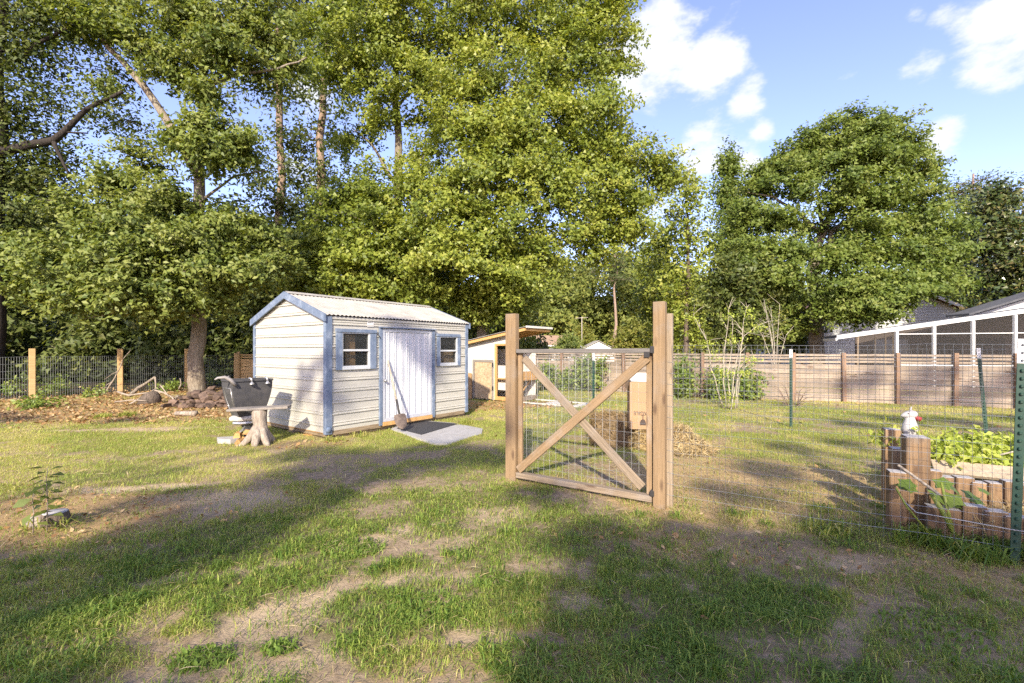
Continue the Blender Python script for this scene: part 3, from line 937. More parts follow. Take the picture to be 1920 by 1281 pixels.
def build_trees():
    # --- big oak at the left fence
    Y = 15.4
    b0 = gr(369, 738); Yb = b0.y   # foot of the trunk
    tr = [([(b0.x, Yb, -.1), *tpath([(369, 700), (371, 610), (376, 500), (374, 360), (380, 200), (378, 130), (356, 0), (345, -140)], Yb)], .27, .08),
          (tpath([(372, 330), (322, 245), (268, 160), (205, 92), (150, 10), (120, -60)], Yb - .6), .15, .05),
          (tpath([(378, 165), (440, 140), (520, 128), (575, 108)], Yb - .5), .08, .02),
          (tpath([(379, 130), (420, 70), (470, 5), (500, -60)], Yb), .10, .04),
          (tpath([(372, 590), (300, 560), (220, 585), (150, 600)], Yb - 1.2), .06, .015),
          (tpath([(372, 560), (430, 530), (500, 510)], Yb - .8), .06, .015),
          (tpath([(374, 470), (280, 430), (190, 430)], Yb - 1.0), .07, .02),
          (tpath([(374, 380), (440, 330), (500, 320)], Yb - .6), .05, .015)]
    bl = []
    for (px, py, dz, r, n) in [(160, 585, -2.6, 48, 34), (80, 560, -2.4, 55, 40), (230, 570, -2.6, 60, 52), (130, 520, -2.2, 70, 70), (300, 590, -1.8, 55, 45), (220, 500, -2.2, 70, 75),
                               (40, 480, -1.5, 60, 40), (300, 520, -1.6, 65, 62), (400, 560, -1.6, 60, 55), (450, 520, -1.2, 60, 55), (500, 500, -.5, 45, 34), (390, 600, -1.2, 42, 30),
                               (350, 460, -1.6, 65, 60), (250, 430, -1.6, 70, 66), (170, 400, -1.2, 60, 50), (420, 430, -.8, 60, 50), (300, 370, -1.2, 62, 55), (220, 340, -.8, 50, 36), (480, 430, -.2, 50, 34),
                               (400, 290, -1.4, 58, 46), (450, 280, -1.0, 45, 30), (340, 260, -1.2, 40, 22), (400, 240, -1.2, 45, 28), (260, 300, 0, 45, 20),
                               (330, 130, -.8, 62, 40), (260, 80, -.8, 70, 48), (190, 40, -.8, 75, 52), (400, 90, -1.0, 60, 46), (430, 40, -.6, 60, 46), (340, 30, -.6, 70, 55), (290, -10, 0, 90, 60),
                               (480, 130, -.3, 50, 24), (510, 60, 0, 60, 34), (90, 30, -.4, 70, 36), (450, -30, 0, 100, 60), (150, -50, 0, 110, 60), (540, 110, 0, 35, 14),
                               (200, 160, -.5, 40, 9), (390, 170, -1.2, 40, 18)]:
        lift = 26 * sstep(440, 560, py) + 14 * sstep(300, 380, px) * sstep(520, 560, py)
        bl.append(blob(px, py - lift, Yb + dz, r * .9, n * (1.1 if py < 200 else 1.0), .62))
    tree('oak_tree', 'big oak with thick grey trunk and low leafy boughs at the left wire fence', tr, bl,
         M['leaf_oak'], M['bark'], .150, 62, .28, twig_every=2, dens=.85, hollow=.4)

    # --- dark tree reaching in from the left edge
    Y = 14.5
    tr = [([(-16.9, 14.8, -.1), (-16.8, 14.7, 3.5), (-16.5, 14.6, 7.2), (-16.3, 14.5, 11), (-16.0, 14.5, 15)], .30, .12),
          (tpath([(-70, 330), (0, 285), (60, 272), (100, 263), (128, 240), (160, 207), (230, 172)], Y), .17, .05),
          (tpath([(100, 263), (116, 300), (128, 325)], Y), .07, .03),
          (tpath([(105, 258), (125, 248), (165, 250)], Y), .05, .02),
          (tpath([(-20, 120), (40, 108), (90, 70), (160, 40)], Y), .10, .03)]
    bl = [blob(px, py, Y + dz, r, n, .8) for (px, py, dz, r, n) in
          [(10, 200, 0, 60, 22), (70, 180, 0, 50, 13), (30, 330, .5, 70, 40), (100, 350, 1, 55, 26), (20, 420, .5, 60, 36), (170, 200, .5, 60, 14), (110, 120, .5, 60, 12), (30, 90, 0, 55, 24),
           (40, 30, 0, 70, 36), (120, 300, 1.0, 60, 20), (230, 220, .5, 50, 11), (60, 250, 1, 70, 20), (-60, 250, 0, 90, 40), (-60, 80, 0, 100, 40), (-60, 420, 0, 90, 40), (160, 60, .6, 50, 14), (200, 130, .8, 45, 9),
           (10, 520, 1, 60, 26)]]
    tree('dark_oak_tree', 'shaded oak at the left edge with a dark crooked bough against the sky', tr, bl, M['leaf_dark'], M['bark_shaded'],
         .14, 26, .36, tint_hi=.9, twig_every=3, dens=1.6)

    # --- the great sweetgum behind the shed (right one of two)
    Y = 20.5
    b0 = ((905 - CX) / FPX * Y, Y)
    tr = [([(b0[0], Y, -.1), (b0[0], Y, 3), *tpath([(906, 420), (905, 350), (896, 250), (890, 130), (885, 0), (880, -150)], Y)], .30, .10),
          (tpath([(905, 400), (980, 350), (1060, 320), (1150, 300), (1220, 290)], Y), .11, .03),
          (tpath([(905, 440), (990, 430), (1080, 420), (1150, 430)], Y), .10, .03),
          (tpath([(898, 280), (960, 210), (1050, 150), (1120, 70)], Y), .10, .03),
          (tpath([(895, 300), (830, 220), (800, 120)], Y), .09, .03),
          (tpath([(890, 120), (960, 60), (1060, 20), (1110, -40)], Y), .09, .03),
          (tpath([(905, 470), (840, 430), (780, 440)], Y - 1), .08, .03)]
    bl = [blob(px, py, Y + dz, r, n, .75) for (px, py, dz, r, n) in
          [(880, 330, -2.5, 75, 50), (820, 360, -2.5, 65, 42), (950, 340, -2.6, 75, 50), (1020, 320, -2.0, 70, 46), (1090, 300, -1.0, 65, 40), (1160, 310, -.5, 60, 38), (1215, 320, 0, 55, 34), (1250, 330, .3, 40, 18),
           (1180, 360, -.5, 60, 34), (1120, 380, -.8, 60, 32), (1050, 370, -1.6, 60, 36), (1150, 430, -.5, 50, 22), (1100, 450, -.8, 42, 16), (1190, 420, 0, 45, 18), (1130, 480, -.6, 28, 10),
           (930, 250, -2.2, 75, 48), (1000, 230, -2, 75, 48), (1070, 220, -1, 65, 40), (1120, 190, -.5, 50, 24), (860, 230, -1.8, 70, 42), (1130, 250, 0, 45, 18),
           (960, 150, -1.5, 80, 50), (1040, 130, -1, 75, 46), (1090, 90, -.5, 60, 32), (1140, 60, 0, 55, 28), (1150, 110, 0, 42, 18), (1110, 140, .2, 36, 12), (880, 130, -1.5, 70, 42), (1100, 20, 0, 65, 36), (1150, 0, 0, 40, 18),
           (1000, 50, -.5, 85, 52), (900, 40, -.5, 80, 46), (820, 70, -.5, 70, 40), (960, -30, 0, 110, 56), (1080, -40, 0, 80, 40), (850, -40, 0, 90, 44),
           (870, 420, -2.6, 70, 42), (940, 430, -2.4, 65, 38), (1010, 440, -1.6, 55, 24), (820, 470, -3, 65, 40), (900, 490, -3, 65, 40), (960, 510, -2.4, 55, 30), (1020, 500, -1.0, 40, 12)]]
    tree('sweetgum_tree', 'tall yellow-green sweetgum whose crown fills the top centre of the photo behind the shed', tr, bl,
         M['leaf_gum'], M['bark'], .135, 140, .40, twig_every=2, dens=.76, hollow=.42, tri=True, flat=.55, aspect=.7)

    # --- second sweetgum further left behind the shed
    Y = 21.5
    x0 = (748 - CX) / FPX * Y
    tr = [([(x0, Y, -.1), (x0, Y, 4), *tpath([(750, 340), (745, 220), (742, 120), (738, 0), (735, -150)], Y)], .26, .09),
          (tpath([(752, 360), (725, 320), (700, 275), (660, 240)], Y), .12, .03),
          (tpath([(748, 240), (715, 200), (690, 140)], Y), .07, .02),
          (tpath([(746, 200), (790, 150), (830, 110)], Y), .07, .02),
          (tpath([(748, 420), (690, 420), (640, 440)], Y - 1.5), .07, .02)]
    bl = [blob(px, py, Y + dz, r, n, .75) for (px, py, dz, r, n) in
          [(680, 60, -1, 85, 50), (760, 50, -1, 80, 46), (640, 130, -1, 65, 36), (710, 130, -1, 70, 38), (790, 150, -1, 60, 30), (660, 0, 0, 90, 44), (750, -40, 0, 110, 50), (600, 60, 0, 60, 26),
           (700, 200, -.8, 55, 22), (820, 230, 0, 50, 20), (650, 250, -.5, 45, 14), (800, 290, -.6, 45, 18), (690, 350, -1.5, 60, 30), (640, 390, -2, 60, 32), (760, 380, -2, 65, 36), (700, 420, -2.5, 65, 38),
           (630, 460, -2.5, 60, 36), (760, 460, -3, 65, 40), (690, 500, -3.2, 65, 42), (620, 520, -3, 55, 32), (760, 530, -3, 60, 34), (830, 540, -2.6, 60, 32), (900, 560, -2, 55, 26), (960, 570, -1.5, 45, 18),
           (560, 470, -2, 55, 28), (560, 540, -2.5, 45, 22), (700, 560, -2.5, 50, 24)]]
    tree('sweetgum_tree', 'sweetgum with bare forked stem showing against the sky, right behind the shed roof', tr, bl,
         M['leaf_gum'], M['bark'], .14, 135, .35, tint_hi=.95, twig_every=2, dens=.82, hollow=.45, tri=True, flat=.55, aspect=.7)

    # --- two tall pines with vines on the trunk
    for (pxs, Y, r0, lab, ex) in [([(523, 640), (522, 400), (522, 200), (521, 60), (520, -160)], 25, .24, 'tall pine with a pale vine-clad trunk, left of its twin above the shed', 0),
                                  ([(596, 640), (598, 420), (603, 260), (612, 120), (622, 20), (628, -140)], 26, .28, 'tall pine with reddish leaning trunk, right of its twin above the shed', 1)]:
        P = tpath(pxs, Y); P[0].z = -.1
        bl = []
        for k in range(9):
            py = -60 + k * 62
            px = np.interp(py, [p[1] for p in pxs][::-1], [p[0] for p in pxs][::-1])
            bl.append(blob(px + RNG.normal() * 14, py, Y - .2 - .4 * RNG.random(), 26 + 14 * RNG.random(), 9, 1.1))
        for (dx, py, r, n) in [(-40, 40, 50, 22), (40, 20, 50, 22), (-50, 150, 45, 12), (40, 120, 40, 12), (30, 260, 40, 14), (-30, 330, 50, 24), (40, 380, 50, 26), (-45, 430, 60, 34), (30, 470, 60, 34), (-20, 540, 60, 34)]:
            bl.append(blob(pxs[2][0] + dx, py, Y + .6, r, n, .8))
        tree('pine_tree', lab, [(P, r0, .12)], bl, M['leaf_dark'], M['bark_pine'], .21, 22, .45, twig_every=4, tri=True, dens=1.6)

    # --- woodland trees behind the left fence and shed: dense, mostly shaded
    spots = [(-60, 21, 9.5, 'dark bushy tree in the woods, furthest left behind the wire fence'), (50, 24, 10.5, 'dark tree behind the leftmost wire fence post'),
             (160, 22, 9.0, 'dark tree behind the wire fence, left of the fence branch'), (265, 25, 10.0, 'shaded tree behind the gap between the middle fence posts'),
             (350, 23, 8.5, 'shaded tree directly behind the big oak trunk'), (440, 24, 9.0, 'leafy tree behind the new board fence'),
             (520, 23, 7.5, 'leafy tree rising behind the left end of the shed roof'), (610, 24, 7.5, 'leafy tree rising behind the shed ridge'),
             (720, 25, 7.5, 'leafy tree rising behind the right half of the shed roof'), (840, 24, 7.2, 'leafy tree between the shed and the coop'), (950, 26, 7.4, 'leafy tree behind the coop roof')]
    for i, (px, Y, h, lab) in enumerate(spots):
        x0 = (px - CX) / FPX * Y
        tr = [([(x0, Y, -.1), (x0 + .1, Y, h * .3), (x0 - .05, Y, h * .6), (x0 + .1, Y, h * .9)], .15, .04)]
        bl = []
        for k in range(11):
            a = RNG.random() * 6.28; rr = 1.5 * RNG.random()
            bl.append(((x0 + rr * math.cos(a), Y + .8 * rr * math.sin(a) - .3, .9 + (h - 1.4) * k / 10), (1.5, 1.3, 1.05), 22))
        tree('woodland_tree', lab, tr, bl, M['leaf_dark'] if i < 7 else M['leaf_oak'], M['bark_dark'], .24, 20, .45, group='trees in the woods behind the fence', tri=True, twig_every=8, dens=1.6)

    # --- right hand big oak
    Y = 26.0
    x0 = (1530 - CX) / FPX * Y
    tr = [([(x0, Y, -.1), *tpath([(1532, 640), (1530, 570), (1522, 510), (1532, 460), (1545, 430), (1560, 395), (1600, 350), (1640, 320)], Y)], .42, .10),
          (tpath([(1524, 520), (1556, 480), (1560, 435), (1610, 400), (1680, 370)], Y - .3), .24, .05),
          (tpath([(1540, 440), (1500, 400), (1450, 370), (1400, 360)], Y - .2), .14, .03),
          (tpath([(1550, 420), (1580, 350), (1590, 290), (1600, 240)], Y), .14, .03),
          (tpath([(1545, 430), (1530, 350), (1500, 300)], Y), .12, .03),
          (tpath([(1580, 440), (1660, 420), (1740, 420), (1790, 440)], Y - .3), .11, .03),
          (tpath([(1524, 530), (1470, 510), (1410, 490)], Y - .6), .10, .03),
          (tpath([(1526, 560), (1600, 540), (1680, 540)], Y - .8), .10, .03)]
    bl = [blob(px - 22 * sstep(1700, 1790, px), py + 10 * sstep(330, 230, py), Y + dz, r * .78, n * .8, .55) for (px, py, dz, r, n) in
          [(1600, 235, 0, 62, 44), (1660, 240, 0, 55, 38), (1545, 255, 0, 58, 40), (1700, 270, 0, 50, 34), (1500, 285, 0, 52, 36), (1720, 320, 0, 45, 28), (1600, 290, -1.5, 62, 36), (1660, 300, -1.2, 55, 32), (1540, 310, -1.2, 52, 28),
           (1460, 320, 0, 48, 28), (1430, 350, 0, 42, 24), (1500, 350, -1.5, 46, 18), (1590, 345, -2, 54, 24), (1560, 385, -1.5, 46, 14), (1620, 385, -.8, 50, 16), (1650, 355, -2, 52, 26), (1710, 370, -1, 52, 28), (1740, 400, 0, 46, 26), (1770, 430, 0, 46, 24), (1700, 420, -1.5, 48, 24),
           (1440, 410, -1, 48, 20), (1400, 400, 0, 42, 20), (1480, 410, -2, 46, 16), (1530, 430, .5, 44, 12), (1620, 425, -2, 50, 18), (1570, 450, .8, 46, 14), (1380, 450, 0, 52, 30), (1440, 470, -2, 58, 38), (1500, 475, -2.6, 40, 16), (1400, 510, -1.5, 58, 38), (1460, 520, -2.6, 55, 36),
           (1590, 480, -2.6, 56, 32), (1650, 470, -2, 56, 36), (1720, 470, -1.5, 56, 36), (1780, 480, 0, 52, 30), (1600, 530, -3, 56, 36), (1660, 530, -3, 56, 38), (1730, 530, -2, 56, 36), (1790, 530, -.5, 50, 28),
           (1620, 566, -3.4, 50, 30), (1680, 560, -3.6, 46, 26), (1575, 585, -3, 38, 18), (1720, 540, -3, 36, 14), (1480, 570, -1, 42, 14), (1420, 560, -1, 40, 16), (1650, 590, -3.4, 26, 9), (1560, 560, -2.0, 36, 14), (1440, 610, -1, 36, 12), (1500, 615, -1, 30, 8)]]
    tree('spreading_oak_tree', 'broad domed oak with a forked trunk standing beyond the board fence beside the screened porch', tr, bl,
         M['leaf_right'], M['bark'], .165, 125, .40, twig_every=2, aspect=.6, dens=1.2, hollow=.45, tri=True)

    # --- trees between
    def simple(px, py_top, py_bot, Y, wpx, lab, lm, size=.2, dens=1.0, cone=0.0, group=None, name='garden_tree', nb=9, bark='bark_dark', tri=True, low=1.0):
        x0 = (px - CX) / FPX * Y
        zt = at(px, py_top, Y).z; zb = max(at(px, py_bot, Y).z, low)
        w = wpx * Y / FPX
        tr = [([(x0, Y, -.1), (x0 + .15, Y, zb + (zt - zb) * .4), (x0, Y, zt * .95)], max(.12, zt * .016), .04)]
        bl = []
        for k in range(nb):
            f = (k + .5) / nb
            wr = w * ((1 - cone) * math.sin(math.pi * min(max(.18 + .78 * f, 0), 1)) ** .6 + cone * (1.05 - f))
            for q in range(2):
                a = RNG.random() * 6.28
                bl.append(((x0 + .42 * wr * math.cos(a), Y + .42 * wr * math.sin(a), zb + (zt - zb) * f - .1), (wr * .72, wr * .72, (zt - zb) / nb * 1.15), 16 * dens))
        return tree(name, lab, tr, bl, lm, M[bark], size * 1.15, 20, .42 * size / .2, group=group, tri=tri, twig_every=6, dens=1.8)

    simple(1370, 288, 520, 32, 50, 'pointed light green tree between the two largest crowns', M['leaf_right'], .2, 1.0, .55, name='pointed_tree', nb=8)
    simple(1285, 335, 640, 25, 62, 'thin open tree just right of the great sweetgum', M['leaf_gum'], .17, .62, .0, name='slender_tree')
    simple(1235, 440, 640, 30, 50, 'small leafy tree behind the right gate post', M['leaf_gum'], .2, .8, name='leafy_tree')
    simple(1390, 470, 650, 24, 66, 'deep green tree in the shade left of the forked oak', M['leaf_dark'], .17, 1.25, name='shade_tree')
    simple(1460, 520, 655, 29, 60, 'dark tree in the shade close behind the forked oak', M['leaf_dark'], .2, 1.2, name='shade_tree')
    simple(1040, 480, 655, 70, 62, 'distant olive tree above the coop roof end', M['leaf_far'], .50, 1.0, name='distant_tree', group='distant trees above the fence')
    simple(1100, 500, 655, 76, 66, 'distant round tree above the small white outbuilding', M['leaf_far'], .50, 1.0, name='distant_tree', group='distant trees above the fence')
    simple(1165, 480, 655, 73, 60, 'distant tree beside the tall far pine', M['leaf_far'], .50, 1.0, name='distant_tree', group='distant trees above the fence')
    simple(1215, 510, 655, 68, 56, 'distant darker tree left of the right gate post', M['leaf_far'], .50, 1.0, name='distant_tree', group='distant trees above the fence')
    simple(1000, 520, 655, 72, 46, 'distant tree between coop and sweetgum', M['leaf_far'], .50, 1.0, name='distant_tree', group='distant trees above the fence')
    simple(1300, 520, 655, 66, 56, 'distant tree behind the bare shrub', M['leaf_far'], .50, 1.0, name='distant_tree', group='distant trees above the fence')
    simple(1190, 612, 662, 46, 40, 'round yellow-green shrub beyond the fence by the right gate post', M['leaf_yel'], .24, 1.1, name='yellow_shrub', nb=5, low=.3)
    simple(1092, 616, 655, 62, 18, 'small golden tree beside the white outbuilding', M['leaf_yel'], .24, .7, name='golden_tree', nb=4, low=.3)
    simple(1062, 634, 660, 54, 22, 'dark shrub in front of the tan roofed house', M['leaf_oak'], .24, .8, name='dark_shrub', nb=4, low=.3)
    simple(1880, 350, 600, 28, 72, 'dark glossy magnolia with browning leaves at the right edge', M['leaf_mag'], .21, 1.25, .25, name='magnolia_tree', nb=10)
    simple(1975, 380, 600, 27, 70, 'glossy magnolia partly beyond the right edge of the photo', M['leaf_mag'], .21, 1.1, .25, name='magnolia_tree')
    simple(1812, 395, 610, 34, 44, 'mid green tree filling the gap between the domed oak and the magnolia', M['leaf_right'], .18, 1.0, name='leafy_tree')
    simple(1790, 560, 640, 36, 60, 'bright low tree behind the neighbour roofs', M['leaf_yel'], .22, .9, name='low_tree', nb=4)
    simple(1860, 545, 620, 38, 50, 'green low tree behind the dark shingle roof', M['leaf_gum'], .22, 1.0, name='low_tree', nb=4)
    # far pines
    for (px, top, Y, lab) in [(1825, 315, 42, 'far pine with flat layered crown at the right'), (1152, 470, 64, 'far pine trunk standing above the distant trees')]:
        x0 = (px - CX) / FPX * Y; zt = at(px, top, Y).z
        bl = [((x0 + RNG.normal() * 1.1, Y + RNG.normal() * .7, zt - .5 - 4.2 * RNG.random()), (1.5, 1.4, .5), 20) for _ in range(12)]
        tree('far_pine_tree', lab, [([(x0, Y, -.1), (x0 + .2, Y, zt * .5), (x0, Y, zt * .97)], .28, .08)], bl, M['needle'], M['bark_pine'], .30, 15, .5, tri=True, aspect=.3, twig_every=2, twig_r=.04)

    # --- far wood closing the view
    V = []; T = []
    n = 46000
    ang = R(-64) + R(128) * RNG.random(n)
    d = 84 + 26 * RNG.random(n)
    x = d * np.sin(ang); y = d * np.cos(ang)
    left = sstep(4, -16, x)
    top = 6.5 + 8 * fbm(x * .11, y * .03, 91) + 4.0 * left + 1.8 * sstep(20, 40, x)
    z = top * RNG.random(n) ** .8
    P = np.stack([x, y, z], 1)
    Nn = nrmz(np.array([[0, -.6, .6]]) + RNG.normal(size=(n, 3)) * .6)
    tint = np.clip(.5 * fbm(x * .5, z * .5 + y * .2, 5) + .5 * RNG.random(n), 0, 1)
    o = link('woods', raw_mesh('woods', leaf_verts(P, Nn, 1.0 + .8 * RNG.random(n), .6, .2, True), 3, M['leaf_dark'], tint))
    tag(o, 'far wood closing the view behind all the trees', 'woods', kind='stuff')
    # undergrowth in the wood behind the left fence and shed
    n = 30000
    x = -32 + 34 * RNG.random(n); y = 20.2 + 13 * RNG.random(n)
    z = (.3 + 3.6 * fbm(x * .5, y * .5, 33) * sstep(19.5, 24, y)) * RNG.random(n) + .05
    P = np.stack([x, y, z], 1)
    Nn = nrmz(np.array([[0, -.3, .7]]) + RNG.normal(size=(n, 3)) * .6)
    o = link('undergrowth', raw_mesh('undergrowth', leaf_verts(P, Nn, .22 + .16 * RNG.random(n), .55, .2, True), 3, M['leaf_under_shade'], RNG.random(n) * .8))
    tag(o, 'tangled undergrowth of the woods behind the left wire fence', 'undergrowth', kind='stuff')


def build_shade_trees():
    """unseen trees behind the photographer; leaf clumps placed to throw shade on lawn, shed and fence"""
    def src(x, y, z, h):
        t = (h - z) / .58
        return (x - .10 * t, y - t, h)
    trees = [
        ('unseen oak behind the photographer, shaped to shade the left of the lawn', (-7.2, -9.6), [
            (-3.7, 2.85, 0, 6.6, .55, 28), (-3.1, 3.0, 0, 6.7, .52, 28), (-2.7, 3.3, 0, 6.8, .5, 26), (-2.95, 3.8, 0, 6.9, .46, 24), (-2.35, 3.8, 0, 6.9, .45, 24), (-2.5, 4.5, 0, 7.0, .5, 26), (-2.1, 4.9, 0, 7.1, .45, 24),
            (-2.45, 5.4, 0, 7.1, .46, 24), (-1.9, 5.6, 0, 7.2, .45, 24), (-2.1, 6.3, 0, 7.2, .42, 20), (-1.5, 5.9, 0, 7.3, .42, 22), (-1.4, 6.5, 0, 7.4, .40, 20), (-.9, 6.2, 0, 7.4, .36, 18), (-.8, 6.6, 0, 7.4, .36, 18), (-.3, 6.4, 0, 7.5, .3, 13),
            (-2.6, 2.0, 0, 6.4, .4, 10), (-2.1, 1.75, 0, 6.3, .4, 10), (-3.4, 4.6, 0, 7.0, .25, 6),
            (-2.95, 6.5, 0, 7.4, .4, 12), (-3.64, 7.98, .75, 8.2, .05, 3), (-3.62, 7.96, 1.05, 8.25, .05, 2.5), (-3.12, 7.62, 1.25, 8.2, .08, 3), (-3.10, 7.61, .7, 8.3, .08, 3), (-2.0, 9.0, 1.75, 9.0, .2, 7), (-1.75, 9.3, 1.3, 9.0, .16, 6), 
            (-8.2, 9.6, 0, 9, .35, 6), (-10.6, 9.7, 0, 9.2, .6, 14), (-11.8, 10.2, 0, 9.2, .6, 12)]),
        ('unseen oak behind the photographer, shaped to shade the near right lawn', (3.0, -9.2), [
            (1.1, 3.05, 0, 6.8, .6, 30), (1.6, 3.3, 0, 6.9, .6, 30), (2.3, 3.2, 0, 7.0, .62, 30), (3.0, 3.0, 0, 7.0, .65, 30), (1.0, 2.4, 0, 6.6, .6, 28), (1.8, 2.5, 0, 6.8, .65, 30), (2.7, 2.3, 0, 6.8, .65, 30),
            (.55, 2.0, 0, 6.3, .5, 22), (1.3, 1.8, 0, 6.3, .55, 24), (2.2, 1.6, 0, 6.3, .6, 24), (3.2, 1.9, 0, 6.4, .6, 22), (.1, 1.6, 0, 6.2, .4, 12), (.55, 2.75, 0, 6.6, .32, 14), (.75, 3.5, 0, 6.9, .38, 16), (3.9, 2.8, 0, 6.9, .6, 20),
            (.35, 4.75, 0, 7.4, .2, 6), (2.9, 3.75, 0, 7.2, .42, 15), (3.6, 3.5, 0, 7.2, .42, 14), (2.3, 4.7, 0, 7.6, .3, 7), (3.1, 5.6, 0, 8, .35, 9)]),
        ('unseen oak behind the photographer, shaped to dapple the board fence', (9.5, -8.5), [
            (9.9, 12.2, .9, 10.5, .42, 10), (10.7, 11.9, .6, 10.4, .5, 13), (11.3, 11.8, 1.0, 10.6, .5, 14), (11.9, 11.7, .4, 10.2, .5, 13), (12.6, 11.4, .8, 10.5, .5, 12), (9.4, 12.9, .4, 10.4, .3, 6),
            (7.0, 9.2, 0, 9.6, .5, 9), (8.2, 9.8, 0, 9.6, .6, 12), (9.4, 9.6, 0, 9.7, .6, 12), (10.8, 9.9, 0, 9.8, .6, 12), (8.8, 8.4, 0, 9.5, .55, 9), (5.2, 7.2, 0, 9.2, .35, 6), (4.2, 6.8, 0, 8.9, .35, 6), (6.6, 6.4, 0, 9, .5, 8)])]
    for lab, (tx, ty), lst in trees:
        bl = []; trunks = [([(tx, ty, -.1), (tx + .1, ty, 2.5), (tx, ty - .6, 5.0), (tx + .1, ty - 2.6, 6.6), (tx, ty - 4.4, 7.8)], .26, .06)]
        for (x, y, z, h, r, n) in lst:
            c = src(x, y, z, h)
            r *= .84
            bl.append((c, (r, r * .75, r * .40), n * (.98 if tx > 0 else 1.25)))
        for k in range(0, len(lst), 4):
            c = bl[k][0]
            trunks.append(([(tx, ty, 4.2 + .2 * k / 4), ((tx + c[0]) / 2, (ty + c[1]) / 2, c[2] * .85), c], .07, .02))
        for k in range(14):   # the rest of the crown, high up
            a = RNG.random() * 6.28
            bl.append(((tx + 1.5 * math.cos(a), ty - 4.5 + 1.5 * math.sin(a), 6.5 + 1.8 * RNG.random()), (.9, .9, .6), 14))
        tree('shade_oak_tree', lab, trunks, bl, M['leaf_oak'], M['bark'], .17, 24, .17, group='unseen oaks behind the photographer', hollow=.1, twig_every=6)


#@@SHED
# ------------------------------------------------------------------ shed
ROT = math.atan2(.8, .6)
SHED_L, SHED_W, Z0, ZE, ZR = 3.42, 2.58, .10, 2.06, 2.50


def prof_rows(z0, z1, pitch=.19):
    """ribbed sheet: list of (z, proud)"""
    rows = [(z0, 0.0)]
    z = z0 + .10
    while z < z1 - .03:
        rows += [(z, 0), (z + .008, .021), (z + .024, .021), (z + .032, 0), (z + .048, 0), (z + .054, .011), (z + .064, .011), (z + .070, 0)]
        z += pitch
    rows.append((z1, 0.0))
    return [r for r in rows if r[0] <= z1]


